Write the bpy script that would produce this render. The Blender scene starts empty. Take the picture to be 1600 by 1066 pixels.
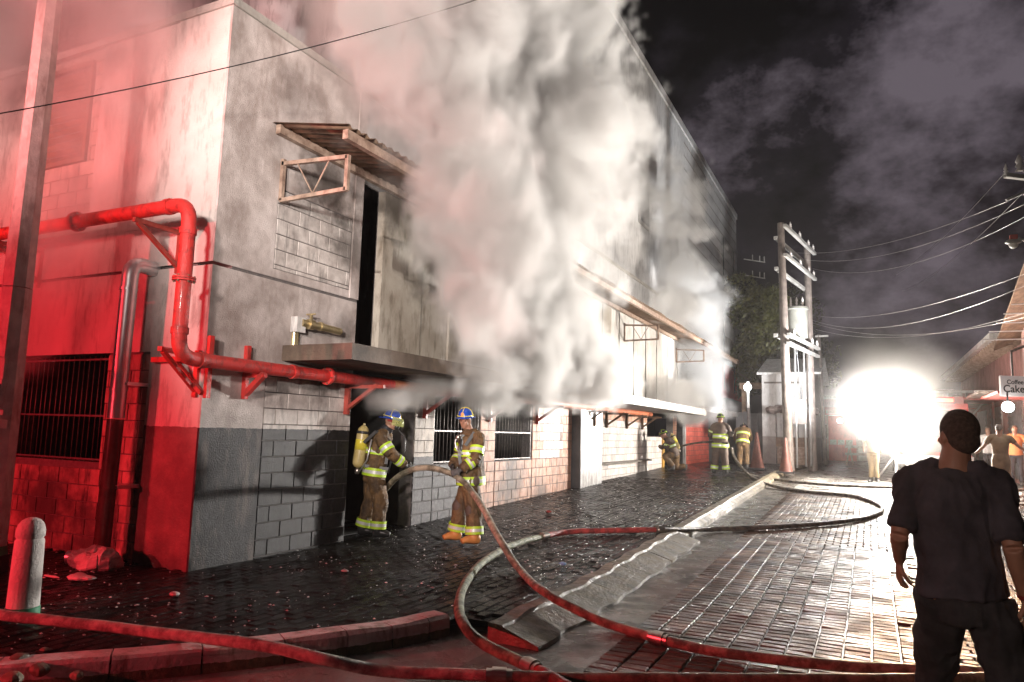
import bpy, bmesh, math, random
from mathutils import Vector, Matrix, Quaternion, noise as mnoise
random.seed(7)
PI = math.pi
scene = bpy.context.scene
col = scene.collection

# ------------------------------------------------------------------ camera
YAW, PITCH, ROLL, FPX = math.radians(26.35), math.radians(7.1), math.radians(1.6), 1130.0
CAM = Vector((0, 0, 1.6))
FW = Vector((-math.sin(YAW)*math.cos(PITCH), math.cos(YAW)*math.cos(PITCH), math.sin(PITCH)))
r0 = Vector((math.cos(YAW), math.sin(YAW), 0)); u0 = r0.cross(FW)
RT = r0*math.cos(ROLL) + u0*math.sin(ROLL)
UP = -r0*math.sin(ROLL) + u0*math.cos(ROLL)
cam_d = bpy.data.cameras.new('camera')
cam_d.sensor_width = 36.0; cam_d.lens = FPX/1600*36.0
cam_d.clip_start = 0.05; cam_d.clip_end = 1200
cam = bpy.data.objects.new('camera', cam_d); col.objects.link(cam)
m = Matrix((RT, UP, -FW)).transposed().to_4x4(); m.translation = CAM
cam.matrix_world = m
scene.camera = cam

# ------------------------------------------------------------------ night sky
world = bpy.data.worlds.new('World'); scene.world = world
world.use_nodes = True
nt = world.node_tree; nt.nodes.clear()
def wn(t, **k):
    n = nt.nodes.new(t)
    for a, b in k.items(): setattr(n, a, b)
    return n
w_out = wn('ShaderNodeOutputWorld'); w_bg = wn('ShaderNodeBackground')
w_sky = wn('ShaderNodeTexSky', sky_type='NISHITA', sun_disc=False)
w_sky.sun_elevation = math.radians(-4); w_sky.sun_rotation = math.radians(200)
w_tc = wn('ShaderNodeTexCoord')
w_n1 = wn('ShaderNodeTexNoise'); w_n1.inputs['Scale'].default_value = 4.2; w_n1.inputs['Detail'].default_value = 6; w_n1.inputs['Roughness'].default_value = .66
w_rp = wn('ShaderNodeValToRGB')
w_rp.color_ramp.elements[0].position = .36; w_rp.color_ramp.elements[0].color = (.0010, .0008, .0012, 1)
w_rp.color_ramp.elements[1].position = .66; w_rp.color_ramp.elements[1].color = (.125, .104, .125, 1)
e_ = w_rp.color_ramp.elements.new(.47); e_.color = (.010, .008, .011, 1)
# one bank of cloud over the town catches its light
w_dot = wn('ShaderNodeVectorMath', operation='DOT_PRODUCT'); w_dot.inputs[1].default_value = tuple((FW + RT*((1400-800)/FPX) - UP*((235-533)/FPX)).normalized())
w_mr = wn('ShaderNodeMapRange'); w_mr.interpolation_type = 'SMOOTHSTEP'; w_mr.inputs['From Min'].default_value = .955; w_mr.inputs['From Max'].default_value = .998; w_mr.inputs['To Min'].default_value = -.12; w_mr.inputs['To Max'].default_value = .06
w_sum = wn('ShaderNodeMath', operation='ADD')
nt.links.new(w_tc.outputs['Generated'], w_dot.inputs[0]); nt.links.new(w_dot.outputs['Value'], w_mr.inputs[0]); nt.links.new(w_mr.outputs[0], w_sum.inputs[1])
w_mp = wn('ShaderNodeMapping'); w_mp.inputs['Location'].default_value = (3.1, 1.7, .4); w_mp.inputs['Scale'].default_value = (1, 1, 1.4)
w_add = wn('ShaderNodeMixRGB', blend_type='ADD'); w_add.inputs[0].default_value = 0.004
nt.links.new(w_tc.outputs['Generated'], w_mp.inputs[0]); nt.links.new(w_mp.outputs[0], w_n1.inputs['Vector'])
nt.links.new(w_n1.outputs['Fac'], w_sum.inputs[0]); nt.links.new(w_sum.outputs[0], w_rp.inputs[0]); nt.links.new(w_rp.outputs[0], w_add.inputs[1])
nt.links.new(w_sky.outputs[0], w_add.inputs[2]); nt.links.new(w_add.outputs[0], w_bg.inputs[0])
w_bg.inputs[1].default_value = 1.0
nt.links.new(w_bg.outputs[0], w_out.inputs[0])

# ------------------------------------------------------------------ lights of the fire engines behind the camera, added fill on the near man, flood light down the street
def lamp(name, kind, loc, energy, color, aim=None, **k):
    d = bpy.data.lights.new(name, kind); d.energy = energy; d.color = color
    for a, b in k.items(): setattr(d, a, b)
    o = bpy.data.objects.new(name, d); col.objects.link(o); o.location = loc
    if aim is not None:
        o.rotation_euler = (Vector(aim) - Vector(loc)).to_track_quat('-Z', 'Y').to_euler()
    return o
LAMP = Vector((0.72, 25.2, 2.45))
lamp('scene_light', 'SPOT', (-1.4, -4.6, 4.2), 5600, (1, .83, .77), (-5.2, 12.0, 4.2), spot_size=math.radians(41), spot_blend=.45, shadow_soft_size=.35)
lamp('scene_light', 'SPOT', (.9, -4.6, 3.4), 10500, (1, .93, .87), (-4.4, 11.5, 6.6), spot_size=math.radians(50), spot_blend=.7, shadow_soft_size=.3)
lamp('beacon_and_fill_light', 'SPOT', (-13.2, -3.6, 2.9), 4600, (1, .03, .045), (-7.9, 5.0, 1.9), spot_size=math.radians(60), spot_blend=.5, shadow_soft_size=.12)
lamp('beacon_and_fill_light', 'SPOT', (-9.5, -4.2, 2.4), 1900, (1, .05, .07), (-5.9, 3.4, .1), spot_size=math.radians(44), spot_blend=.6, shadow_soft_size=.1)
lamp('beacon_and_fill_light', 'SPOT', (-8.5, -4.5, 3.6), 6500, (1, .46, .43), (-9.2, 5.4, 7.2), spot_size=math.radians(46), spot_blend=.8, shadow_soft_size=.3)
lamp('beacon_and_fill_light', 'SPOT', (-1.6, -1.6, 2.5), 330, (1, .74, .64), (.6, 3.2, 1.3), spot_size=math.radians(30), spot_blend=.8, shadow_soft_size=.15)  # unseen warm fill spot, added to brighten the man in the near right
lamp('flood_light_beam', 'SPOT', LAMP + Vector((.2, -.45, .1)), 22000, (1, .55, .26), (1.4, 3.6, .8), spot_size=math.radians(15), spot_blend=.8, shadow_soft_size=.25)
lamp('flood_light_beam', 'POINT', LAMP + Vector((-.25, -.35, 0)), 4000, (1, .91, .80), shadow_soft_size=.30)

lamp('flood_light_beam', 'SPOT', LAMP + Vector((-.45, -.45, .1)), 12000, (1, .95, .90), (-5.2, 12.5, 4.6), spot_size=math.radians(56), spot_blend=.7, shadow_soft_size=.25)
lamp('flood_light_beam', 'SPOT', LAMP + Vector((-.75, .2, .1)), 9500, (.96, .98, 1), (-7.6, 34.0, 9.5), spot_size=math.radians(90), spot_blend=.7, shadow_soft_size=.25)
vs = scene.view_settings
vs.view_transform = 'Standard'; vs.look = 'None'; vs.exposure = 0; vs.gamma = 1; vs.use_curve_mapping = False
cy = scene.cycles
cy.max_bounces = 8; cy.diffuse_bounces = 2; cy.glossy_bounces = 3; cy.transmission_bounces = 3; cy.transparent_max_bounces = 6
cy.volume_bounces = 3; cy.volume_step_rate = 1.0; cy.volume_max_steps = 256
cy.caustics_reflective = False; cy.caustics_refractive = False
cy.use_adaptive_sampling = True; cy.adaptive_threshold = .02
cy.sample_clamp_indirect = 4.0; cy.sample_clamp_direct = 0
cy.use_denoising = True

# ------------------------------------------------------------------ where things stand
FX, EY = -6.72, 5.80          # street facade plane, end wall plane
KX = -2.80                    # kerb line
def gz(y):                    # the street climbs gently away from the camera
    return .028*min(max(y-8.0, 0.0), 18.0)
def ray(px, py): return FW + RT*((px-800)/FPX) - UP*((py-533)/FPX)
def at_depth(px, py, D): return CAM + ray(px, py)*D
def on_plane(px, py, ax, v):
    d = ray(px, py); return CAM + d*((v-CAM[ax])/d[ax])
def on_ground(px, py, dz=0.0):
    z = 0.0
    for _ in range(30):
        p = on_plane(px, py, 2, z+dz); z = z*.4 + gz(p.y)*.6
    return p

# ------------------------------------------------------------------ materials
MATS = {}
def lin(c): return tuple(c)+(1.0,) if len(c) == 3 else c
def mat(name, c1, c2=None, rough=.6, rough2=None, metal=0, nscale=3.0, bump=0.0, bscale=40.0, spec=.5, low=None, streak=0.0, streakcol=(.02,.018,.015), emit=None, vary=0.0, contrast=(.35,.65), soot=None, coat=0.0, alpha=1.0, trans=0.0):
    """low=(z, colour, colour): a second paint colour up to height z."""
    if name in MATS: return MATS[name]
    M = bpy.data.materials.new(name); M.use_nodes = True; MATS[name] = M
    t = M.node_tree; N = t.nodes; L = t.links; N.clear()
    out = N.new('ShaderNodeOutputMaterial'); b = N.new('ShaderNodeBsdfPrincipled'); L.new(b.outputs[0], out.inputs[0])
    geo = N.new('ShaderNodeNewGeometry')
    def noise_(scale, detail=5, rough_=.6, vec=None):
        n = N.new('ShaderNodeTexNoise'); n.inputs['Scale'].default_value = scale; n.inputs['Detail'].default_value = detail; n.inputs['Roughness'].default_value = rough_
        L.new(vec or geo.outputs['Position'], n.inputs['Vector']); return n
    def ramp(src, a, b_, c1_, c2_):
        r = N.new('ShaderNodeValToRGB'); r.color_ramp.elements[0].position = a; r.color_ramp.elements[1].position = b_
        r.color_ramp.elements[0].color = lin(c1_); r.color_ramp.elements[1].color = lin(c2_); L.new(src, r.inputs[0]); return r
    def mix(f, a, b_, mode='MIX'):
        x = N.new('ShaderNodeMixRGB'); x.blend_type = mode
        for i, v in ((0, f), (1, a), (2, b_)):
            if isinstance(v, (int, float)): x.inputs[i].default_value = v
            elif isinstance(v, tuple): x.inputs[i].default_value = lin(v)
            else: L.new(v, x.inputs[i])
        return x.outputs[0]
    n1 = noise_(nscale)
    c = ramp(n1.outputs['Fac'], contrast[0], contrast[1], c1, c2 or c1).outputs[0]
    if low:
        sx = N.new('ShaderNodeSeparateXYZ'); L.new(geo.outputs['Position'], sx.inputs[0])
        lt = N.new('ShaderNodeMath'); lt.operation = 'LESS_THAN'; lt.inputs[1].default_value = low[0]
        wob = noise_(14, 3); ma = N.new('ShaderNodeMath'); ma.operation = 'MULTIPLY_ADD'; ma.inputs[1].default_value = .03
        L.new(wob.outputs['Fac'], ma.inputs[0]); L.new(sx.outputs['Z'], ma.inputs[2]); L.new(ma.outputs[0], lt.inputs[0])
        c_low = ramp(noise_(nscale*2.6, 8, .7).outputs['Fac'], .45, .78, low[1], low[2]).outputs[0]
        c = mix(lt.outputs[0], c, c_low)
    if streak:
        mp = N.new('ShaderNodeMapping'); mp.inputs['Scale'].default_value = (5, 5, 1.3); L.new(geo.outputs['Position'], mp.inputs[0])
        s = noise_(1.3, 6, .7, mp.outputs[0]); sr = ramp(s.outputs['Fac'], .50, .66, (0,0,0), (streak,)*3)
        c = mix(sr.outputs[0], c, streakcol)
    if soot:      # burnt stains: (centre, radius, strength) blots with noisy edges
        for (cx_, cy_, cz_), rad, stg in soot:
            ds = N.new('ShaderNodeVectorMath'); ds.operation = 'DISTANCE'; L.new(geo.outputs['Position'], ds.inputs[0]); ds.inputs[1].default_value = (cx_, cy_, cz_)
            nz_ = noise_(2.6, 6, .65); m1 = N.new('ShaderNodeMath'); m1.operation = 'MULTIPLY_ADD'; m1.inputs[1].default_value = rad*1.6; L.new(nz_.outputs['Fac'], m1.inputs[0]); L.new(ds.outputs['Value'], m1.inputs[2])
            mr_ = N.new('ShaderNodeMapRange'); mr_.interpolation_type = 'SMOOTHSTEP'; mr_.inputs['From Min'].default_value = rad*1.75; mr_.inputs['From Max'].default_value = rad*.9; mr_.inputs['To Min'].default_value = 0; mr_.inputs['To Max'].default_value = stg
            L.new(m1.outputs[0], mr_.inputs[0]); c = mix(mr_.outputs[0], c, (.030,.021,.015))
    if vary:
        oi = N.new('ShaderNodeObjectInfo'); ad = N.new('ShaderNodeMath'); ad.operation = 'ADD'; L.new(oi.outputs['Random'], ad.inputs[0]); L.new(geo.outputs['Random Per Island'], ad.inputs[1])
        fr = N.new('ShaderNodeMath'); fr.operation = 'FRACT'; L.new(ad.outputs[0], fr.inputs[0])
        mr = N.new('ShaderNodeMapRange'); mr.inputs['To Min'].default_value = 1-vary; mr.inputs['To Max'].default_value = 1+vary; L.new(fr.outputs[0], mr.inputs[0])
        c = mix(1.0, c, mr.outputs[0], 'MULTIPLY')
    L.new(c, b.inputs['Base Color'])
    b.inputs['Metallic'].default_value = metal
    b.inputs['Specular IOR Level'].default_value = spec
    if rough2 is not None:
        rr = N.new('ShaderNodeMapRange'); rr.inputs['From Min'].default_value = .4; rr.inputs['From Max'].default_value = .62
        rr.inputs['To Min'].default_value = rough; rr.inputs['To Max'].default_value = rough2; L.new(noise_(nscale*1.7, 6).outputs['Fac'], rr.inputs[0]); L.new(rr.outputs[0], b.inputs['Roughness'])
    else: b.inputs['Roughness'].default_value = rough
    if coat: b.inputs['Coat Weight'].default_value = coat; b.inputs['Coat Roughness'].default_value = .08
    if bump:
        bp = N.new('ShaderNodeBump'); bp.inputs['Strength'].default_value = bump; bp.inputs['Distance'].default_value = .02
        L.new(noise_(bscale, 6, .65).outputs['Fac'], bp.inputs['Height']); L.new(bp.outputs[0], b.inputs['Normal'])
    if emit: b.inputs['Emission Color'].default_value = lin(emit[0]); b.inputs['Emission Strength'].default_value = emit[1]
    if trans: b.inputs['Transmission Weight'].default_value = trans
    if alpha < 1: b.inputs['Alpha'].default_value = alpha
    return M

# ------------------------------------------------------------------ mesh builder
class MB:
    def __init__(s): s.v = []; s.f = []; s.mi = []; s.m = 0
    def add(s, vs_, fs, m=None):
        k = len(s.v); s.v += [tuple(x) for x in vs_]; s.f += [tuple(i+k for i in f) for f in fs]; s.mi += [s.m if m is None else m]*len(fs)
        return s
    def box(s, x0, x1, y0, y1, z0, z1, m=None):
        return s.add([(x0,y0,z0),(x1,y0,z0),(x1,y1,z0),(x0,y1,z0),(x0,y0,z1),(x1,y0,z1),(x1,y1,z1),(x0,y1,z1)],
              [(0,3,2,1),(4,5,6,7),(0,1,5,4),(1,2,6,5),(2,3,7,6),(3,0,4,7)], m)
    def bar(s, a, b, w, h, up=(0,0,1), m=None):
        a, b = Vector(a), Vector(b); d = (b-a).normalized(); up = Vector(up)
        if abs(d.dot(up)) > .98: up = Vector((1,0,0))
        sd = d.cross(up).normalized()*(w/2); u = sd.cross(d).normalized()*(h/2)
        P = [p+i*sd+j*u for p in (a,b) for i,j in ((-1,-1),(1,-1),(1,1),(-1,1))]
        return s.add(P, [(0,1,2,3),(7,6,5,4),(0,4,5,1),(1,5,6,2),(2,6,7,3),(3,7,4,0)], m)
    def tube(s, pts, rads, n=12, side=None, caps=True, m=None, flat=1.0):
        """rads: a number, one per point, or (a, b) per point with a along side."""
        pts = [Vector(p) for p in pts]; N_ = len(pts)
        if not isinstance(rads, (list, tuple)): rads = [rads]*N_
        rads = [(r, r*flat) if not isinstance(r, (list, tuple)) else r for r in rads]
        vs_ = []; prev = Vector(side) if side is not None else None
        for i, p in enumerate(pts):
            d = (pts[min(i+1, N_-1)] - pts[max(i-1, 0)]).normalized()
            if prev is None:
                prev = Vector((0,0,1)).cross(d)
                if prev.length < .2: prev = Vector((1,0,0))
            sd = (prev - d*prev.dot(d)).normalized(); prev = sd if side is None else Vector(side)
            u = d.cross(sd)
            for k in range(n):
                t = 2*PI*k/n; vs_.append(p + sd*math.cos(t)*rads[i][0] + u*math.sin(t)*rads[i][1])
        fs = [(i*n+k, i*n+(k+1)%n, (i+1)*n+(k+1)%n, (i+1)*n+k) for i in range(N_-1) for k in range(n)]
        if caps: fs += [tuple(range(n-1, -1, -1)), tuple((N_-1)*n+k for k in range(n))]
        return s.add(vs_, fs, m)
    def lathe(s, prof, c=(0,0,0), n=20, m=None, axis=None):
        c = Vector(c); q = Quaternion() if axis is None else Vector((0,0,1)).rotation_difference(Vector(axis))
        vs_ = [c + q @ Vector((r*math.cos(2*PI*k/n), r*math.sin(2*PI*k/n), z)) for r, z in prof for k in range(n)]
        N_ = len(prof)
        fs = [(i*n+k, i*n+(k+1)%n, (i+1)*n+(k+1)%n, (i+1)*n+k) for i in range(N_-1) for k in range(n)]
        fs += [tuple(range(n-1, -1, -1)), tuple((N_-1)*n+k for k in range(n))]
        return s.add(vs_, fs, m)
    def ball(s, c, r, m=None, n=12, q=None):
        r = r if isinstance(r, (tuple, list)) else (r, r, r); c = Vector(c); q = q or Quaternion()
        prof = [(math.sin(PI*i/n), -math.cos(PI*i/n)) for i in range(1, n)]
        vs_ = [c + q @ Vector((a*math.cos(2*PI*k/n)*r[0], a*math.sin(2*PI*k/n)*r[1], z*r[2])) for a, z in prof for k in range(n)]
        N_ = len(prof); fs = [(i*n+k, i*n+(k+1)%n, (i+1)*n+(k+1)%n, (i+1)*n+k) for i in range(N_-1) for k in range(n)]
        b0 = len(vs_); vs_ += [c + q @ Vector((0,0,-r[2])), c + q @ Vector((0,0,r[2]))]
        fs += [(b0, (k+1)%n, k) for k in range(n)] + [(b0+1, (N_-1)*n+k, (N_-1)*n+(k+1)%n) for k in range(n)]
        return s.add(vs_, fs, m)
    def mesh(s, name, mats, smooth=False):
        me = bpy.data.meshes.new(name); me.from_pydata(s.v, [], s.f)
        for x in (mats if isinstance(mats, (list, tuple)) else [mats]): me.materials.append(x)
        me.polygons.foreach_set('material_index', s.mi)
        if smooth: me.polygons.foreach_set('use_smooth', [True]*len(s.f))
        me.update(); return me
    def build(s, name, mats, parent=None, smooth=False, auto=None):
        o = bpy.data.objects.new(name, s.mesh(name, mats, smooth)); col.objects.link(o)
        if parent is not None: put(o, parent)
        if auto: o.data.set_sharp_from_angle(angle=math.radians(auto))
        return o
def wpos(o):
    l = o.matrix_local.copy() if False else Matrix.LocRotScale(o.location, o.rotation_euler, o.scale)
    return wpos(o.parent) @ o.matrix_parent_inverse @ l if o.parent else l
def put(o, parent):
    o.parent = parent
    o.matrix_parent_inverse = wpos(parent).inverted()      # parts are modelled in world coordinates
def thing(name, label, cat, loc=(0,0,0), group=None, kind=None):
    o = bpy.data.objects.new(name, None); o.empty_display_size = .2; col.objects.link(o); o.location = loc
    return tag(o, label, cat, group, kind)
def tag(o, label=None, cat=None, group=None, kind=None):
    if label: o['label'] = label
    if cat: o['category'] = cat
    if group: o['group'] = group
    if kind: o['kind'] = kind
    return o
def part(mb, name, mats, parent, smooth=False, auto=None): return mb.build(name, mats, parent, smooth, auto)
def smoothpath(pts, k=8):
    pts = [Vector(p) for p in pts]; out = []
    P = [pts[0]*2-pts[1]] + pts + [pts[-1]*2-pts[-2]]
    for i in range(1, len(P)-2):
        for j in range(k):
            t = j/k; a, b, c, d = P[i-1], P[i], P[i+1], P[i+2]
            out.append(.5*((2*b) + (c-a)*t + (2*a-5*b+4*c-d)*t*t + (3*b-a-3*c+d)*t**3))
    out.append(pts[-1]); return out
# ------------------------------------------------------------------ palette
M_paint  = mat('white_paint', (.34,.285,.26), (.64,.575,.545), .6, nscale=2.2, bump=.6, bscale=60, low=(1.56, (.005,.0045,.007), (.055,.050,.058)), streak=.45, streakcol=(.26,.20,.17), soot=[((FX, 7.6, 5.0), .85, .85), ((FX, 8.3, 4.2), .7, .7), ((FX, 7.7, 2.15), .42, .8), ((FX, 8.2, 3.0), .35, .5), ((FX, 7.0, 6.0), .8, .35)])
M_paintE = mat('end_wall_paint', (.50,.46,.42), (.68,.62,.58), .6, nscale=.9, bump=.4, bscale=45, low=(1.56, (.16,.09,.08), (.34,.20,.18)), streak=.5, streakcol=(.16,.12,.10), soot=[((-9.5, EY, 6.5), 1.0, .8), ((-8.0, EY, 3.1), .55, .55), ((-11.2, EY, 6.8), 1.2, .8), ((-9.6, EY, 3.6), .7, .4), ((FX-.4, EY, -.2), .7, .85)])
M_upper  = mat('grey_wall', (.46,.45,.45), (.60,.59,.58), .7, nscale=.6, bump=.3, bscale=30, streak=.6, streakcol=(.14,.135,.13))
M_joint  = mat('mortar', (.10,.09,.09), (.16,.14,.13), .8, nscale=20)
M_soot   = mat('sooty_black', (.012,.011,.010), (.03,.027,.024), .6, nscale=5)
SOOT_F = [((FX, 7.6, 5.0), .85, .85), ((FX, 8.3, 4.2), .7, .7), ((FX, 7.7, 2.15), .42, .8), ((FX, 11.3, 1.0), .6, .7), ((FX, 13.7, .55), 1.0, .85), ((FX, 12.6, 2.2), .6, .8), ((FX, 15.2, .1), .7, .7)]
SOOT_E = [((-9.4, EY, .5), 1.1, .92), ((-8.5, EY, .1), .9, .9), ((-10.4, EY, 1.2), .6, .6)]
def block_mat(n, a, b, **k): return mat(n, a, b, rough=k.pop('rough', .55), nscale=6, bump=.55, bscale=70, vary=.16, streak=k.pop('streak', .6), **k)
B_white = block_mat('block_white', (.46,.41,.38), (.68,.63,.59), low=(1.56, (.004,.004,.006), (.045,.041,.048)), streak=.5, soot=SOOT_F)
B_end   = block_mat('block_end_wall', (.36,.20,.17), (.52,.33,.28), streak=.95, soot=SOOT_E)
B_beige = block_mat('block_beige', (.42,.36,.31), (.52,.46,.40), low=(1.15, (.03,.027,.032), (.15,.14,.15)), soot=SOOT_F)
B_orange= block_mat('block_orange', (.50,.24,.15), (.60,.36,.26), streak=.85, soot=SOOT_F)
B_pale  = block_mat('block_pale', (.62,.56,.52), (.74,.70,.67), streak=.25, soot=SOOT_F)
B_red   = block_mat('block_red', (.62,.10,.07), (.70,.16,.11), streak=.3)
M_conc  = mat('concrete', (.30,.28,.25), (.46,.43,.39), .75, nscale=2.5, bump=.5, bscale=35, streak=.3)
M_concd = mat('stained_concrete', (.10,.085,.07), (.20,.18,.155), .7, nscale=2, bump=.4, bscale=30)
M_ledge = mat('sooty_ledge', (.045,.032,.024), (.17,.125,.09), .7, nscale=1.6, bump=.5, bscale=30, streak=.4, streakcol=(.05,.035,.025))
M_conc_l= mat('light_concrete', (.55,.53,.50), (.70,.68,.66), .65, nscale=2, bump=.3, bscale=30, streak=.5)
M_clad  = mat('cladding', (.30,.26,.21), (.44,.40,.34), .6, nscale=1.2, bump=.2, bscale=25, streak=.7, streakcol=(.13,.10,.07), soot=[((FX, 10.0, 4.2), .9, .6), ((FX, 18.0, 4.9), 1.0, .7), ((FX, 9.2, 5.2), .8, .8)])
M_clad2 = mat('cladding_pale', (.50,.48,.45), (.66,.64,.61), .55, nscale=1.2, streak=.5, streakcol=(.25,.22,.19))
M_corr  = mat('corrugated_metal', (.34,.34,.34), (.5,.5,.5), .38, metal=.7, nscale=4, streak=.5, streakcol=(.12,.10,.08))
M_rust  = mat('rusty_sheet', (.12,.075,.05), (.26,.17,.11), .7, metal=.3, nscale=5)
M_wood  = mat('pale_timber', (.20,.13,.095), (.42,.31,.24), .6, nscale=9, bump=.2)
M_redp  = mat('red_pipe_paint', (.62,.035,.03), (.20,.018,.016), .36, .6, nscale=9, bump=.5, bscale=50, contrast=(.52,.72), coat=.1, streak=.5, streakcol=(.10,.04,.03), soot=[((FX, 8.3, 2.2), .7, .8)])
M_redd  = mat('dull_red_steel', (.26,.035,.025), (.42,.07,.05), .45, nscale=9)
M_orp   = mat('orange_pipe_paint', (.48,.13,.06), (.62,.22,.11), .4, nscale=9)
M_steel = mat('galvanised_steel', (.60,.60,.61), (.74,.74,.74), .36, metal=.75, nscale=6)
M_brass = mat('brass', (.45,.36,.20), (.60,.50,.30), .35, metal=.8, nscale=9)
M_iron  = mat('bare_bar_iron', (.07,.06,.055), (.16,.14,.13), .45, metal=.4, nscale=12)
M_black = mat('black_metal', (.02,.02,.022), (.04,.04,.042), .4, nscale=5)
M_glassd= mat('dark_glass', (.012,.012,.014), rough=.08, spec=.8)
M_road  = mat('street_bed', (.20,.19,.175), (.36,.345,.32), .16, .45, nscale=1.4, bump=.7, bscale=22, spec=.3)
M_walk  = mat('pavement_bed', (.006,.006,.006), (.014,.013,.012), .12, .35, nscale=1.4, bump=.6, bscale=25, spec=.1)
M_pav   = mat('street_paver', (.035,.025,.020), (.16,.10,.066), .30, .62, nscale=1.6, bump=1.0, bscale=50, spec=.13, vary=.55)
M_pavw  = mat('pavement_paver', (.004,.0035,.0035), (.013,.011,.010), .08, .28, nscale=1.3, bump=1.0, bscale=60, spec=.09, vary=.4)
M_kerb  = mat('kerb_stone', (.07,.055,.035), (.25,.21,.14), .35, .7, nscale=4, bump=1.0, bscale=22)
M_kerbp = mat('painted_kerb', (.52,.48,.46), (.68,.64,.62), .5, nscale=4, bump=1.0, bscale=22, streak=.8, streakcol=(.12,.12,.07), low=(-.075, (.10,.13,.07), (.28,.27,.16)))
M_gut   = mat('gutter_concrete', (.05,.046,.04), (.20,.18,.155), .12, .5, nscale=1.8, bump=.4, bscale=14, spec=.35)

# ------------------------------------------------------------------ ground sheets following the climb of the street
def sheet(name, x0, x1, ys, dz, m, nx=1, kind='structure'):
    b = MB(); xs = [x0+(x1-x0)*i/nx for i in range(nx+1)]
    v = [(x, y, gz(y)+dz) for y in ys for x in xs]; w = nx+1
    b.add(v, [(j*w+i, j*w+i+1, (j+1)*w+i+1, (j+1)*w+i) for j in range(len(ys)-1) for i in range(nx)])
    return tag(b.build(name, m), kind=kind)
YS = [-40, -8] + [float(i) for i in range(0, 28)] + [40, 80, 145]
tag(sheet('ground', -105, 105, YS, -.30, M_walk), kind='structure')
street = sheet('street', KX+.26, 60, YS, -.155, M_road)
pavement = MB()
# the pavement ends near the camera in a rounded corner
corner = [(-12.5, -.5), (-8.2, .75), (-6.4, 1.80), (-5.10, 2.92), (-4.40, 3.70), (-3.85, 4.45), (-3.50, 5.05), (-3.30, 5.60)]
cp = [(p.x, p.y) for p in smoothpath([(x, y, 0) for x, y in corner], 5)]
v = []; f = []
for x, y in cp: v += [(x, y, -.035), (x, 5.75, -.035)]
f = [(2*i, 2*i+2, 2*i+3, 2*i+1) for i in range(len(cp)-1)]
pavement.add(v, f)
ys = [5.75, 8.0] + [float(i) for i in range(9, 28)] + [45.0]
pv = []
for y in ys: pv += [(-12.5, y, gz(y)-.035), (KX, y, gz(y)-.035)]
pavement.add(pv, [(2*i, 2*i+1, 2*i+3, 2*i+2) for i in range(len(ys)-1)])
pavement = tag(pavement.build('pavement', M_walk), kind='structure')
lane = sheet('road', -60, KX+.26, [-40, -8, 0, 2, 4, 6.0], -.158, M_road)

def inside_corner(x, y, mrg=.0):
    if y > 5.9: return x < KX-.02-mrg
    best = None
    for (xa, ya), (xb, yb) in zip(cp, cp[1:]):
        if xa <= x <= xb:
            return y > ya+(yb-ya)*(x-xa)/(xb-xa+1e-9)+.16+mrg
    return False
def paver_mesh(name, lx, ly, m):
    b = MB(); c = .007; h = .022
    b.add([(-lx/2,-ly/2,-h),(lx/2,-ly/2,-h),(lx/2,ly/2,-h),(-lx/2,ly/2,-h),
           (-lx/2,-ly/2,-c),(lx/2,-ly/2,-c),(lx/2,ly/2,-c),(-lx/2,ly/2,-c),
           (-lx/2+c,-ly/2+c,0),(lx/2-c,-ly/2+c,0),(lx/2-c,ly/2-c,0),(-lx/2+c,ly/2-c,0)],
          [(0,1,5,4),(1,2,6,5),(2,3,7,6),(3,0,4,7),(4,5,9,8),(5,6,10,9),(6,7,11,10),(7,4,8,11),(8,9,10,11)])
    return b.mesh(name, m)
def lay(parent, spots, me, name='paver', limit=300):
    def in_frame(x, y, z):
        d = Vector((x, y, z))-CAM; D = d.dot(FW)
        if D < .3: return None
        px = 800+FPX*d.dot(RT)/D; py = 533-FPX*d.dot(UP)/D
        return D if (-60 < px < 1660 and -60 < py < 1120) else None
    near, rest = [], []
    for s in spots:
        D = in_frame(*s[:3]); (near if D else rest).append((D or 99, s))
    near.sort(key=lambda t: t[0]); rest = near[limit:] + rest; near = near[:limit]
    for D, (x, y, z, rz, tx, ty) in near:
        o = bpy.data.objects.new(name, me); col.objects.link(o)
        o.location = (x, y, z); o.rotation_euler = (tx, ty, rz); o.parent = parent
    b = MB(); src = [v.co.copy() for v in me.vertices]; fs = [tuple(p.vertices) for p in me.polygons]
    for D, (x, y, z, rz, tx, ty) in rest:
        R = Matrix.LocRotScale(Vector((x, y, z)), Matrix.Rotation(rz, 3, 'Z') @ Matrix.Rotation(ty, 3, 'Y') @ Matrix.Rotation(tx, 3, 'X'), None)
        b.add([R @ p for p in src], fs)
    o = b.build(name, list(me.materials)); o.parent = parent; tag(o, kind='stuff')
rnd = random.Random(3)
# street: pavers 20 x 10 cm laid across the road; straight joints in one patch, staggered elsewhere
sp = []; PX, PY = .213, .117
y = 1.2; j = 0
while y < 21:
    stack = (4.9 < y < 12.5)
    x = KX+.95 + (0 if stack or j % 2 == 0 else PX/2)
    if y < 4.2: x -= 0
    while x < 7.5:
        st = stack and x < .4+rnd.uniform(-.15,.15)
        xx = x + (0 if (st or not stack) else (PX/2 if j % 2 else 0))
        sink = .010*mnoise.noise(Vector((xx*.8, y*.8, 0)))
        sp.append((xx, y, gz(y)-.128+sink+rnd.uniform(-.002,.002), rnd.uniform(-.012,.012), rnd.gauss(0,.02)+.028*(y>8), rnd.gauss(0,.02)))
        x += PX
    y += PY; j += 1
lay(street, sp, paver_mesh('paver', .197, .098, M_pav))
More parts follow.
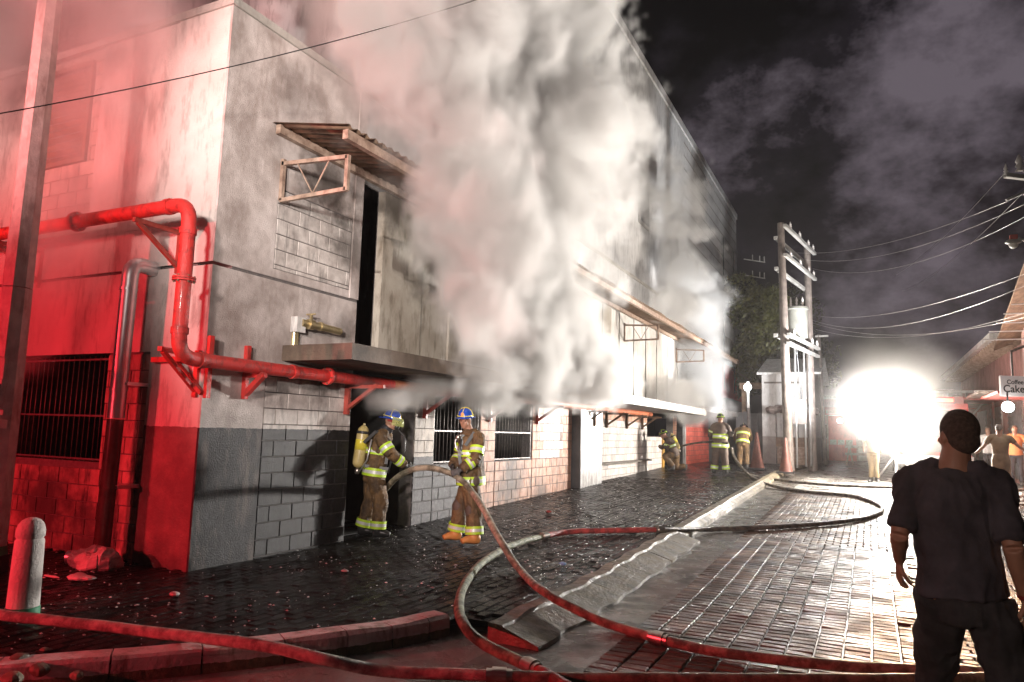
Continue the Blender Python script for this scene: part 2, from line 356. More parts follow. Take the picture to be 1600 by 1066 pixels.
# pavement: pavers lengthwise, staggered
sp = []; x = -10.5; j = 0
while x < KX-.06:
    y = .6 + (0 if j % 2 else PX/2)
    while y < 21:
        if inside_corner(x, y, .05) and not (x < FX+.06 and y > EY-.06):
            sink = .008*mnoise.noise(Vector((x*.9, y*.9, 4)))
            sp.append((x, y, gz(y)-.010+sink+rnd.uniform(-.0025,.0025), PI/2+rnd.uniform(-.015,.015), rnd.gauss(0,.02), rnd.gauss(0,.02)-.028*(y>8)))
        y += PX
    x += PY; j += 1
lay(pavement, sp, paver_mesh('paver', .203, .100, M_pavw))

# kerb stones: painted ones round the corner, bare stained ones up the street, wide gutter
def kerb_run(path, w, top, bot, name, m, parent, seg=4, slope=.0, jit=.01):
    i = 0
    while i < len(path)-1:
        q = path[i:i+seg+1]; b = MB(); P = []
        for k, (x, y) in enumerate(q):
            a = q[max(k-1,0)]; c = q[min(k+1,len(q)-1)]
            d = Vector((c[0]-a[0], c[1]-a[1])).normalized(); n = Vector((-d.y, d.x))
            g = gz(y); jj = mnoise.noise(Vector((x*2, y*2, 1)))*jit
            e = .006 if k in (0, len(q)-1) else 0
            x2, y2 = x + d.x*(e if k == 0 else -e), y + d.y*(e if k == 0 else -e)
            so = slope*(1+.10*mnoise.noise(Vector((x*3, y*1.7, 5))) + .05*mnoise.noise(Vector((x, y*8, 9)))) if slope > .2 else slope; zf = (top+bot)*.5+jj if slope < .2 else -.118+.012*mnoise.noise(Vector((0, y*2, 2)))
            P += [(x2-n.x*(so+.012), y2-n.y*(so+.012), g+bot), (x2-n.x*(so+.004)+jj, y2-n.y*(so+.004), g+zf), (x2+jj, y2, g+top-.02), (x2+n.x*.022, y2+n.y*.022, g+top+jj), (x2+n.x*w, y2+n.y*w, g+top+jj*.5), (x2+n.x*w, y2+n.y*w, g+bot)]
        fs = [(6*k+a_, 6*k+a_+6, 6*k+(a_+1)%6+6, 6*k+(a_+1)%6) for k in range(len(q)-1) for a_ in range(6)]
        fs += [tuple(range(5,-1,-1)), tuple(6*(len(q)-1)+a_ for a_ in range(6))]
        b.add(P, fs); o = b.build(name, m, parent)
        i += seg
kerb = tag(MB().box(-12.6, -12.5, .4, .55, -.16, .0).build('kerb', M_kerbp), kind='structure')
kerb_run([p for p in cp], .20, .012, -.16, 'kerb_stone', M_kerbp, kerb, 3, jit=.02)
kerb_run([(KX+.02+.02*math.sin(i*.9), 5.60+.12*i) for i in range(52)], .16, .0, -.16, 'kerb_stone', M_kerb, kerb, 9, slope=.34, jit=.012)
kerb_run([(KX+.02, 11.75+.5*i) for i in range(64)], .16, .005, -.16, 'kerb_stone', M_kerb, kerb, 3, slope=.10, jit=.02)
g_ = MB()
ysg = [4.4, 5.2, 6] + [6.5+.5*i for i in range(40)] + [30, 45]
P = []
for y in ysg: 
    for x, z in ((KX+.0,-.150),(KX+.35,-.146),(KX+.62,-.137),(KX+.86,-.130)):
        P.append((x+.03*mnoise.noise(Vector((0,y,0))), y, gz(y)+z))
g_.add(P, [(4*i+a, 4*i+a+1, 4*i+a+5, 4*i+a+4) for i in range(len(ysg)-1) for a in range(3)])
tag(g_.build('gutter', M_gut, smooth=True), kind='structure')

# ------------------------------------------------------------------ the burning building
bld = thing('burning_building', 'long white block building, dark below, smoke pouring out over its street side', 'building', (FX, EY, 0))
BLOCKS = []
def blocks(ax, a0, a1, z0, z1, m, bw=.40, bh=.20, holes=(), zlow=-.2):
    """running-bond blocks on the street facade (ax='y') or the end wall (ax='x')."""
    r = 0; z = zlow
    while z < z1-.01:
        a = a0 - (bw/2 if r % 2 else 0) - ((a0*10) % 1)*0
        while a < a1-.01:
            lo, hi, b0, b1 = max(a, a0), min(a+bw, a1), max(z, z0), min(z+bh, z1)
            cells = [(lo, hi)]
            for (h0, h1, g0, g1) in holes:
                if b1 > g0+.02 and b0 < g1-.02:
                    nc = []
                    for (p, q) in cells:
                        if q <= h0 or p >= h1: nc.append((p, q)); continue
                        if p < h0: nc.append((p, h0))
                        if q > h1: nc.append((h1, q))
                    cells = nc
            for p, q in cells:
                if q-p > .05 and b1-b0 > .05: BLOCKS.append((ax, p, q, b0, b1, m(p, b0) if callable(m) and not isinstance(m, bpy.types.Material) else m))
            a += bw
        z += bh; r += 1
T = .25; BK = .014
def wall(y0, y1, z0, z1, m=M_joint, x=FX-BK):
    return part(MB().box(x-T, x, y0, y1, z0, z1), 'wall', m, bld)
def wallE(x0, x1, z0, z1, m=M_joint, y=EY+BK, name='wall'):
    return part(MB().box(x0, x1, y, y+T, z0, z1), name, m, bld)
def panel(y0, y1, z0, z1, m, x=FX, name='render_panel', d=.03):
    return part(MB().box(x-d, x, y0, y1, z0, z1), name, m, bld)
# end wall (faces the camera), window opening x -10.17..-8.43, z 1.1..2.38
wx0, wx1, wz0, wz1 = -10.22, -8.45, 1.08, 2.40
wallE(-14, wx0, -.3, 2.42); wallE(wx0, wx1, -.3, wz0); wallE(wx1, FX-.30, -.3, 2.42); wallE(-14, FX-.30, 2.42, 6.62)
part(MB().box(-14, FX-.28, EY-.02, EY+BK-.002, 2.42, 3.41), 'render_panel', M_paintE, bld)
part(MB().box(-14, FX-.28, EY-.02, EY+BK-.002, 3.45, 3.95), 'render_panel', M_paintE, bld)
part(MB().box(-9.1, FX-.28, EY-.02, EY+BK-.002, 3.953, 6.60), 'render_panel', M_paintE, bld)
part(MB().box(-14, -10.45, EY-.02, EY+BK-.002, 3.953, 6.60), 'render_panel', M_paintE, bld)
part(MB().box(FX-.92, FX-.031, EY-.035, EY+T, -.3, 3.41), 'pilaster', M_paintE, bld)
part(MB().box(FX-.92, FX-.031, EY-.035, EY+T, 3.45, 6.60), 'pilaster', M_paintE, bld)
blocks('x', -12.2, FX-.93, -.2, 2.41, B_end, holes=[(wx0, wx1, wz0, wz1)])
blocks('x', -10.44, -9.11, 3.96, 6.58, B_beige, holes=[(-10.3, -9.3, 5.03, 6.45)], zlow=3.83)
# street facade up to the door
wall(EY+T+.01, 8.40, -.3, 6.62)
panel(EY-.034, 6.70, -.3, 3.41, M_paint); panel(EY-.034, 6.70, 3.45, 6.60, M_paint)
panel(6.702, 8.39, 2.30, 3.41, M_paint); panel(6.702, 8.20, 4.62, 6.60, M_paint, x=FX+.0); panel(6.702, 8.20, 3.45, 3.56, M_paint)
panel(8.0+.202, 8.39, 3.45, 6.60, M_paint, x=FX+.02, name='pilaster')
blocks('y', 6.71, 8.39, -.2, 2.29, B_white)
blocks('y', 6.71, 8.19, 3.565, 4.61, B_white, zlow=3.42)
# masonry between the openings
DOORS = (8.40, 10.05)
wall(10.05, 10.66, -.3, 2.34); wall(10.66, 12.30, -.3, 1.0); wall(12.30, 12.94, -.3, 2.34); wall(12.94, 14.72, -.3, 1.0); wall(14.72, 17.1, -.3, 2.34)
wall(17.1, 24.0, -.3, 2.34); wall(24.0, 26.0, -.3, 1.55); wall(27.6, 28.2, -.3, 2.34); wall(29.4, 34.5, -.3, 2.5)
blocks('y', 10.06, 10.65, -.2, 2.33, B_beige, bw=.6)
blocks('y', 10.66, 12.29, -.2, .99, B_beige)
blocks('y', 12.31, 12.93, -.2, 2.33, B_orange, bw=.62)
blocks('y', 12.95, 14.71, -.2, .99, B_orange)
blocks('y', 14.73, 17.09, -.2, 2.33, lambda a, z: B_pale if (15.0 < a < 16.3 and z > .9) else B_orange)
blocks('y', 18.75, 23.98, -.2, 2.33, lambda a, z: B_orange if z > 1.95 else B_pale)
blocks('y', 24.0, 25.98, -.2, 1.54, B_pale)
blocks('y', 29.42, 34.4, -.2, 2.45, B_red)
blocks('y', 27.62, 28.18, -.2, 2.33, B_orange, bw=.56)
def psize(b):
    c = Vector((FX, (b[1]+b[2])/2, (b[3]+b[4])/2)) if b[0] == 'y' else Vector(((b[1]+b[2])/2, EY, (b[3]+b[4])/2))
    d = c-CAM; D = d.dot(FW); px = 800+FPX*d.dot(RT)/D
    k = (abs(d.normalized().x) if b[0] == 'y' else abs(d.normalized().y))
    return (b[2]-b[1])*(b[4]-b[3])*k/D**2*(1 if px > -30 else .01)
BLOCKS.sort(key=psize, reverse=True)
bcache = {}
def block_geo(w, h, yface):
    b = MB(); g = .006; c = .004; d = BK
    w2, h2 = w/2-g, h/2-g
    V = [(-d,-w2,-h2),(-d,w2,-h2),(-d,w2,h2),(-d,-w2,h2),(-c,-w2,-h2),(-c,w2,-h2),(-c,w2,h2),(-c,-w2,h2),(0,-w2+c,-h2+c),(0,w2-c,-h2+c),(0,w2-c,h2-c),(0,-w2+c,h2-c)]
    if yface: V = [(y_, -x_, z_) for x_, y_, z_ in V]
    F_ = [(0,1,5,4),(1,2,6,5),(2,3,7,6),(3,0,4,7),(4,5,9,8),(5,6,10,9),(6,7,11,10),(7,4,8,11),(8,9,10,11)]
    b.add(V, F_); return b
wall_for = {}
blockwall = part(MB().box(FX-.6, FX-.5, 10.1, 10.6, .2, 2.2), 'masonry', M_soot, bld)
restb = {}
for i, (ax, p, q, b0, b1, m_) in enumerate(BLOCKS):
    yf = ax == 'x'; jit = rnd.uniform(-.002, .003)
    loc = Vector((FX+jit, (p+q)/2, (b0+b1)/2)) if not yf else Vector(((p+q)/2, EY-jit, (b0+b1)/2))
    if i < 300:
        key = (round(q-p, 2), round(b1-b0, 2), m_.name, yf)
        if key not in bcache: bcache[key] = block_geo(key[0], key[1], yf).mesh('block', m_)
        o = bpy.data.objects.new('block', bcache[key]); col.objects.link(o); o.location = loc
        put(o, blockwall)
    else:
        g = block_geo(q-p, b1-b0, yf); ms = restb.setdefault('b', (MB(), []))
        if m_ not in ms[1]: ms[1].append(m_)
        ms[0].add([Vector(v_)+loc for v_ in g.v], g.f, ms[1].index(m_))
o = restb['b'][0].build('block', restb['b'][1], blockwall); tag(o, kind='stuff')
# roof slab, parapet and inner shell: the rooms behind are burnt black
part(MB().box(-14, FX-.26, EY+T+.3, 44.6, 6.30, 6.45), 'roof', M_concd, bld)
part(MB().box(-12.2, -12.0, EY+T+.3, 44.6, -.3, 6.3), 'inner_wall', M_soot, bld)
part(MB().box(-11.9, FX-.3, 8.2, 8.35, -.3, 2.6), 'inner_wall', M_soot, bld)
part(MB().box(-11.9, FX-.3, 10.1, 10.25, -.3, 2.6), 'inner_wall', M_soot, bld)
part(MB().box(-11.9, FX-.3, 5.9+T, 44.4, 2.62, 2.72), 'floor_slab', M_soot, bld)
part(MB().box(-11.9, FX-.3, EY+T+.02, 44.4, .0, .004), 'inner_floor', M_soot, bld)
# vertical cladding boards of the upper storey, ledge to eave
y = 8.41; k = 0
for w in [.52, 1.15, .9, 1.0, 1.0, 1.0, .8, .75, .55, .9, .75, .8, .8, .75, .8, .8, .7, .7, .7, .7, .7, .7, .8, .8, .8, .8, .8, .8, .8, .8, .8, .8, .8, .8, .8, .8, .8, .8, .8, .8, .8, .8, .8]:
    if y+w > 36: break
    off = (.03 if k % 2 else .0) - (.10 if k == 0 else 0)
    part(MB().box(FX-.12, FX-.02+off, y+.012, y+w-.012, 2.62, 5.28), 'cladding_board', M_clad2 if y > 19.5 else M_clad, bld)
    y += w; k += 1
part(MB().box(FX-.20, FX-.13, 8.40, 36, 2.60, 6.60), 'wall', M_joint, bld)
part(MB().box(FX-.12, FX+.0, 8.41, 36, 5.30, 6.60), 'render_panel', M_upper, bld)
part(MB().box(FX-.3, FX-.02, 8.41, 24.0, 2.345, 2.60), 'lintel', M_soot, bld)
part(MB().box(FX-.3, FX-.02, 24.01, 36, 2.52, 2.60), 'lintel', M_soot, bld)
# tall rear volume rising above
tw0 = 8.6
part(MB().box(-22, FX-.36, tw0, 45.2, 6.63, 15.2), 'tower_wall', M_upper, bld)
part(MB().box(FX-.37, FX-.30, tw0, 45.3, 15.05, 15.38), 'parapet', M_upper, bld)
for z in [7.4+.6*i for i in range(13)]:
    part(MB().box(FX-.36, FX-.345, 31.0, 45.1, z, z+.03), 'course_line', M_concd, bld)
for yy, zz in ((16.5, 9.2), (24, 9.0), (28.5, 8.3), (32.5, 8.3)):
    w_ = part(MB().box(FX-.36, FX-.31, yy, yy+1.3, zz, zz+1.5), 'window', M_concd, bld)
    put(MB().box(FX-.309, FX-.305, yy+.12, yy+1.18, zz+.12, zz+1.38).build('pane', M_glassd), w_)
# far bay: pale band, grey storey, red wall, black base
part(MB().box(FX-.3, FX+.02, 36.02, 45.3, 6.95, 8.05), 'render_panel', M_conc_l, bld)
part(MB().box(FX-.3, FX-.02, 36.02, 45.2, 5.45, 6.94), 'render_panel', M_conc, bld)
part(MB().box(FX-.3, FX-.03, 36.02, 45.2, 3.6, 5.44), 'render_panel', mat('red_render', (.52,.03,.03), (.66,.05,.045), .6, nscale=2, bump=.3), bld)
part(MB().box(FX-.3, FX+.35, 37.0, 45.4, .2, 3.55), 'bay', mat('dark_bay', (.05,.045,.045), (.09,.08,.08), .6, nscale=2), bld)
part(MB().box(FX-.3, FX-.0, 34.42, 36.98, .2, 3.5), 'wall', M_joint, bld)
part(MB().box(FX-.02, FX+.5, 42.8, 43.5, 4.0, 7.0), 'column', M_concd, bld)
# corrugated door column that stands proud of the wall
b = MB(); n = 40; y0, y1 = 17.1, 18.72
vs2 = []
for i in range(n+1):
    yy = y0+.02+(y1-y0-.02)*i/n; xx = FX+.24+.018*math.sin(i*2*PI/5)
    vs2 += [(xx, yy, .0), (xx, yy, 2.34)]
b.add(vs2, [(2*i, 2*i+2, 2*i+3, 2*i+1) for i in range(n)])
part(b, 'roller_shutter', M_corr, bld, smooth=True)
part(MB().box(FX, FX+.23, y0, y0+.02, -.1, 2.34).box(FX, FX+.23, y1-.02, y1, -.1, 2.34), 'shutter_side', M_black, bld)
part(MB().box(FX+.0, FX+.17, 18.73, 24.0, .75, .80), 'rail', M_concd, bld)
part(MB().box(FX-.02, FX+.06, 25.9, 26.06, -.1, 1.62), 'door_post', mat('yellow_post', (.62,.34,.06), (.7,.42,.1), .5), bld)
part(MB().box(FX-.02, FX+.08, 29.25, 29.4, -.1, 2.5), 'door_post', M_conc_l, bld)
# barred windows
def barred(ax, a0, a1, z0, z1, n):
    fr = MB(); d0 = .03
    def bx(b, p, q, zz0, zz1, t, w):
        if ax == 'y': b.box(FX-d0-t, FX-d0, p, q, zz0, zz1)
        else: b.box(p, q, EY+d0, EY+d0+t, zz0, zz1)
    fr2 = MB()
    for zz in (z0+.02, z0+(z1-z0)*.42, z1-.06): bx(fr2, a0, a1, zz, zz+.022, .012, 0)
    bx(fr2, a0, a0+.03, z0, z1, .03, 0); bx(fr2, a1-.03, a1, z0, z1, .03, 0)
    w_ = part(fr2, 'window_frame', M_iron, bld)
    for i in range(1, n):
        a = a0+(a1-a0)*i/n + rnd.uniform(-.01,.01); tb = MB(); lean = rnd.uniform(-.012,.012)
        if ax == 'y': tb.tube([(FX-.045, a, z0), (FX-.045, a+lean, z1)], .0075, 6)
        else: tb.tube([(a, EY+.045, z0), (a+lean, EY+.045, z1)], .0075, 6)
        put(tb.build('bar', M_iron, smooth=True), w_)
barred('x', wx0, wx1, wz0, wz1, 17)
barred('y', 10.67, 12.29, 1.0, 2.33, 13); barred('y', 12.95, 14.71, 1.0, 2.33, 14)
# louvred vent high in the end wall
lv = part(MB().box(-10.3, -10.24, EY-.04, EY+.06, 5.03, 6.45).box(-9.36, -9.3, EY-.04, EY+.06, 5.03, 6.45).box(-10.24, -9.36, EY-.04, EY+.06, 5.03, 5.09).box(-10.24, -9.36, EY-.04, EY+.06, 6.39, 6.45), 'louvre', M_rust, bld)
for i in range(13):
    z = 5.12+i*.098
    put(MB().bar((-10.24, EY+.0, z), (-9.36, EY+.0, z), .09, .012, up=(0,.7,.7)).build('slat', M_rust), lv)
# concrete ledges
def ledge(y0, y1, x1, z0, z1, m=M_conc):
    part(MB().box(FX+.001, x1, y0, y1, z0, z1), 'ledge', m, bld)
ledge(6.95, 16.56, -5.60, 2.41, 2.61, M_ledge)
ledge(17.0, 27.0, -5.35, 2.36, 2.58, M_conc_l)
ledge(27.2, 35.0, -5.5, 2.55, 2.75, M_conc_l)
# corrugated eave on timber beams and steel trusses
def eave(y0, y1, zi, zo, xo):
    a = part(MB().box(xo-.16, xo-.08, y0, y1, zo-.13, zo-.01), 'fascia_beam', M_wood, bld)
    part(MB().box(FX+.01, FX+.09, y0-.05, y1, zi-.13, zi-.01), 'wall_plate', M_wood, bld)
    b = MB(); n = int((y1-y0)/.03); P = []
    for i in range(n+1):
        yy = y0-.1+i*.03; dz = .02*math.sin(i*2*PI/5.5); w = rnd.uniform(-.006, .006) + (.05*mnoise.noise(Vector((yy*.7,0,0))))
        P += [(FX+.0, yy, zi+dz), (xo+w, yy, zo+dz+w*.4), (xo+w, yy, zo+dz+w*.4+.004), (FX, yy, zi+dz+.004)]
    b.add(P, [(4*i+a_, 4*i+4+a_, 4*i+4+(a_+1)%4, 4*i+(a_+1)%4) for i in range(n) for a_ in range(4)])
    part(b, 'corrugated_roof', M_rust, bld, smooth=True)
eave(6.62, 35.5, 5.42, 5.20, -5.50)
def truss(y, zt=5.0, zb=4.45, xo=-5.64):
    b = MB(); w = .05
    b.bar((FX+.02, y, zt-.06), (xo, y, zt-.12), w, w); b.bar((FX+.02, y, zb), (xo, y, zb+.02), w, w)
    b.bar((FX+.03, y, zb), (FX+.03, y, zt), w, w, up=(0,1,0)); b.bar((xo, y, zb), (xo, y, zt-.1), w, w, up=(0,1,0))
    b.bar((FX+.55, y, zb+.03), (FX+.8, y, zt-.1), .014, .014); b.bar((FX+.55, y, zb+.03), (FX+.28, y, zt-.1), .014, .014)
    part(b, 'truss', M_wood, bld)
for yy in (6.72, 14.2, 21.3, 28.0): truss(yy)
part(MB().box(-14, FX+.03, EY-.06, EY+T+.2, 6.601, 6.70).box(FX-.3, FX+.03, EY+T+.201, 36.0, 6.601, 6.70), 'coping', M_conc, bld)
# ------------------------------------------------------------------ smoke: real density grids
def smoke_volume(name, lo, hi, vox, caps, label, dens, color=(.92,.90,.87), aniso=.25, warp=(.45, 1.3), amp=1.5, k=5.0, holes=None, nscale=.75, seed=0.0, squash=.6, cut=None, rough=.56, sweep=None):
    """caps: capsules (x0,y0,z0,r0, x1,y1,z1,r1, weight); a noisy field inside them becomes the smoke's density."""
    g = bpy.data.node_groups.new(name, 'GeometryNodeTree')
    g.interface.new_socket('Geometry', in_out='INPUT', socket_type='NodeSocketGeometry'); g.interface.new_socket('Geometry', in_out='OUTPUT', socket_type='NodeSocketGeometry')
    N, L = g.nodes, g.links
    def ln(v, s):
        if isinstance(v, (int, float)): s.default_value = v
        elif isinstance(v, (tuple, list, Vector)): s.default_value = tuple(v)
        else: L.new(v, s)
    def ma(op, a, b=0.0, c=None, clamp=False):
        n = N.new('ShaderNodeMath'); n.operation = op; n.use_clamp = clamp; ln(a, n.inputs[0]); ln(b, n.inputs[1])
        if c is not None: ln(c, n.inputs[2])
        return n.outputs[0]
    def vm(op, a, b=(0,0,0), c=None, out=0, scale=None):
        n = N.new('ShaderNodeVectorMath'); n.operation = op; ln(a, n.inputs[0])
        if op == 'SCALE': ln(scale, n.inputs[3])
        else:
            ln(b, n.inputs[1])
            if c is not None: ln(c, n.inputs[2])
        return n.outputs[1] if op in ('DOT_PRODUCT', 'LENGTH', 'DISTANCE') else n.outputs[0]
    def nz(v, s, det, rough=.55, out='Fac'):
        n = N.new('ShaderNodeTexNoise'); n.inputs['Scale'].default_value = s; n.inputs['Detail'].default_value = det; n.inputs['Roughness'].default_value = rough
        L.new(v, n.inputs['Vector']); return n.outputs[out]
    pos0 = N.new('GeometryNodeInputPosition').outputs[0]
    pos = vm('ADD', pos0, (seed*3.1, seed*1.7, seed*2.3))
    w1 = vm('SUBTRACT', nz(pos, warp[0], 1, .5, 'Color'), (.5,.5,.5)); w1 = vm('SCALE', w1, scale=warp[1])
    w2 = vm('SUBTRACT', nz(pos, warp[0]*3.3, 1, .5, 'Color'), (.5,.5,.5)); w2 = vm('SCALE', w2, scale=warp[1]*.40)
    wp = vm('ADD', vm('ADD', pos0, w1), w2)
    f = None
    for (x0,y0,z0,r0_,x1,y1,z1,r1_,wt) in caps:
        a, b = Vector((x0,y0,z0)), Vector((x1,y1,z1)); ab = b-a
        t = ma('DIVIDE', vm('DOT_PRODUCT', vm('SUBTRACT', wp, a), ab), ab.length_squared, clamp=True)
        q = vm('ADD', vm('SCALE', tuple(ab), scale=t), a)
        d = vm('DISTANCE', wp, q); r = ma('MULTIPLY_ADD', t, r1_-r0_, r0_)
        v = ma('MULTIPLY', ma('SUBTRACT', 1.0, ma('DIVIDE', d, r)), wt)
        f = v if f is None else ma('MAXIMUM', f, v)
    sq = vm('MULTIPLY', vm('ADD', wp, (seed,seed,seed)), (1,1,squash))
    if sweep:      # draw the billows out along the way the smoke travels
        sd_ = Vector(sweep[0]).normalized(); sq = vm('ADD', sq, vm('SCALE', tuple(sd_), scale=ma('MULTIPLY', vm('DOT_PRODUCT', sq, tuple(sd_)), sweep[1]-1.0)))
    n1 = nz(sq, nscale, 8, rough)
    # billows: fold the noise so that crests are round and the gaps between them are creases
    bl = ma('ABSOLUTE', ma('SUBTRACT', nz(sq, nscale*1.4, 4, .5), .5)); bl = ma('SUBTRACT', .18, bl)
    n2 = ma('ADD', ma('MULTIPLY', ma('SUBTRACT', n1, .5), amp*1.35), ma('MULTIPLY', bl, -amp*.9))
    body = ma('ADD', f, n2)
    dn = ma('MULTIPLY', ma('SUBTRACT', body, .02), k, clamp=True)
    dn = ma('MULTIPLY', dn, ma('ADD', .30, ma('MULTIPLY', n1, 1.4)))
    # fade to nothing at the box's faces, no smoke inside the walls
    sep = N.new('ShaderNodeSeparateXYZ'); L.new(pos0, sep.inputs[0])
    for ax in range(3):
        for s_, e in ((1, lo[ax]), (-1, hi[ax])):
            if ax == 0 and s_ == 1: continue
            dn = ma('MULTIPLY', dn, ma('MULTIPLY', ma('MULTIPLY', ma('SUBTRACT', sep.outputs[ax], e), s_), 5.0 if ax == 2 and s_ == 1 else 1.6, clamp=True))
    if cut: dn = cut(dn, sep, ma)
    vc = N.new('GeometryNodeVolumeCube')
    ln(dn, vc.inputs['Density']); vc.inputs['Background'].default_value = 0
    vc.inputs['Min'].default_value = lo; vc.inputs['Max'].default_value = hi
    for i, a in enumerate('XYZ'): vc.inputs['Resolution '+a].default_value = max(8, int((hi[i]-lo[i])/vox))
    M = bpy.data.materials.new(name+'_volume'); M.use_nodes = True; t = M.node_tree; t.nodes.clear()
    o_ = t.nodes.new('ShaderNodeOutputMaterial'); pv = t.nodes.new('ShaderNodeVolumePrincipled')
    pv.inputs['Density'].default_value = dens; pv.inputs['Color'].default_value = lin(color); pv.inputs['Anisotropy'].default_value = aniso
    t.links.new(pv.outputs[0], o_.inputs['Volume'])
    sm = N.new('GeometryNodeSetMaterial'); L.new(vc.outputs[0], sm.inputs[0]); sm.inputs['Material'].default_value = M
    go = N.new('NodeGroupOutput'); L.new(sm.outputs[0], go.inputs[0]); N.new('NodeGroupInput')
    vd = bpy.data.volumes.new(name); vd.materials.append(M)
    o = bpy.data.objects.new(name, vd); col.objects.link(o)
    md = o.modifiers.new('smoke', 'NODES'); md.node_group = g
    tag(o, label, 'smoke', kind='stuff'); return o
X = FX
smoke_volume('smoke', (X+.02, 3.6, 1.75), (X+5.4, 20.5, 13.4), .070, [
    # thin sheets rolling out from under the ledge, sweeping up and back along the wall
    (X+.5, 8.2, 2.15, .28, X+1.0, 11.2, 2.2, .42, 1.0),
    (X+.9, 10.6, 2.30, .42, X+1.35, 15.6, 2.55, .52, 1.05),
    (X+1.35, 9.4, 2.7, .62, X+1.6, 14.6, 2.9, .80, 1.1),
    (X+1.4, 15.0, 2.8, .62, X+1.9, 10.5, 4.0, 1.05, 1.1),
    (X+1.4, 12.6, 2.8, .80, X+2.1, 8.4, 4.4, 1.10, 1.1),
    (X+1.7, 8.8, 3.4, .95, X+2.0, 7.8, 6.2, 1.35, 1.0),
    (X+1.8, 10.6, 4.0, 1.15, X+2.0, 11.4, 7.2, 1.55, 1.0),
    (X+2.0, 8.4, 6.4, 1.3, X+2.1, 7.2, 10.8, 1.9, .85),
    (X+1.7, 11.2, 7.0, 1.4, X+1.6, 10.6, 12.6, 1.8, .85),
    (X+1.1, 12.4, 6.4, .9, X+1.0, 16.0, 9.0, 1.2, .60),
    (X+1.7, 6.8, 5.6, .8, X+1.9, 5.4, 9.5, 1.3, .60),
], 'thick pale smoke rolling out from under the ledge above the two firefighters and up past the eave', dens=3.8, color=(.975,.960,.940), squash=1.0, nscale=1.35, amp=2.1, k=2.6, warp=(.7, 1.1), rough=.66, sweep=((.15,-.45,.88), .50))
smoke_volume('smoke', (X+.02, 20.0, 1.9), (X+3.9, 36.0, 13.5), .13, [
    (X+.8, 24.5, 2.9, .7, X+.9, 30.5, 3.0, 1.0, 1.0),
    (X+.9, 29.5, 3.4, 1.1, X+1.0, 28.0, 6.6, 1.3, 1.0),
    (X+.9, 28.0, 6.0, 1.2, X+.9, 22.5, 9.6, 1.4, .62),
    (X+.9, 22.5, 6.0, .7, X+1.0, 27.0, 6.2, 1.0, .8),
    (X+.7, 25.5, 2.3, .35, X+.9, 29.5, 2.3, .5, .9),
], 'bright white smoke column rising beyond the second ledge near the crouching firefighter', dens=1.9, color=(.98,.975,.965), squash=.85, nscale=.95, k=2.6, seed=4.0, amp=1.8, rough=.6)
def keep_wall(dn, sep, ma): return dn
smoke_volume('smoke', (-13.5, 3.7, 2.0), (X-.02, EY-.06, 10.5), .10, [
    (-9.2, 5.5, 2.3, .40, -8.8, 5.4, 3.6, .80, .8),
    (-8.8, 5.4, 3.6, .85, -7.9, 5.3, 5.8, 1.3, .9),
    (-8.4, 5.3, 5.6, 1.4, -7.2, 5.2, 8.2, 1.8, .9),
    (-10.8, 5.4, 6.6, 1.1, -8.4, 5.3, 9.2, 1.8, .9),
], 'thin red-lit smoke drifting out of the barred window and up the end wall', dens=2.6, color=(.985,.975,.965), squash=.95, nscale=.6, seed=9.0, amp=1.5, k=1.3)
smoke_volume('smoke', (X+.02, 4.0, 3.9), (X+2.9, 9.6, 10.5), .11, [
    (X+.6, 8.6, 5.4, .5, X+1.0, 6.6, 7.4, 1.1, .8),
    (X+.9, 7.0, 6.8, 1.0, X+1.2, 5.4, 9.0, 1.5, .8),
], 'faint brownish smoke hanging over the roof edge between the awning and the building corner', dens=1.2, color=(.97,.93,.90), squash=.95, nscale=.7, seed=15.0, amp=1.5, k=1.2)
# ------------------------------------------------------------------ pipes on the building
PZ = 2.25; PXX = -6.47; PYY = 5.20
def bend(pts, r, k=6):
    pts = [Vector(p) for p in pts]; out = [pts[0]]
    for a, b, c in zip(pts, pts[1:], pts[2:]):
        u = (a-b).normalized()*r; w = (c-b).normalized()*r
        for i in range(k+1):
            t = i/k; out.append((b+u)*(1-t)**2 + b*2*t*(1-t) + (b+w)*t*t)
    out.append(pts[-1]); return out
rp = thing('fire_main_pipe', 'thick red pipe stepping down the corner and running on under the ledge', 'pipe', (PXX, PYY, 2.2))
topz = 3.93
part(MB().tube(bend([(-14, PYY, topz), (PXX, PYY, topz), (PXX, PYY, PZ+.02), (PXX, 9.0, PZ)], .22), .078, 16), 'pipe', M_redp, rp, smooth=True, auto=50)
part(MB().tube([(PXX, 9.01, PZ), (PXX, 23.5, PZ+.02)], .078, 14), 'pipe', M_orp, rp, smooth=True, auto=50)
def ring(p, d, r, w, m, par, name='coupling'):
    p, d = Vector(p), Vector(d); part(MB().tube([p-d*w/2, p+d*w/2], r, 16), name, m, par, smooth=True, auto=40)
for p, d in (((PXX, PYY, 3.62), (0,0,1)), ((PXX, PYY, 2.55), (0,0,1)), ((PXX, 5.5, PZ+.02), (0,1,0)), ((-6.8, PYY, topz), (1,0,0)), ((PXX, 6.9, PZ+.01), (0,1,0))):
    ring(p, d, .090, .07, M_redp, rp)
def flange(p, d, r=.118):
    p, d = Vector(p), Vector(d); u = d.orthogonal().normalized(); w = d.cross(u)
    f_ = part(MB().tube([p-d*.022, p-d*.003], r, 20).tube([p+d*.003, p+d*.022], r, 20), 'flange', M_redp, rp, smooth=True, auto=40)
    b = MB()
    for i in range(6):
        q = p+(u*math.cos(i*PI/3)+w*math.sin(i*PI/3))*r*.84; b.tube([q-d*.04, q+d*.04], .010, 6)
    put(b.build('bolt', M_rust), f_)
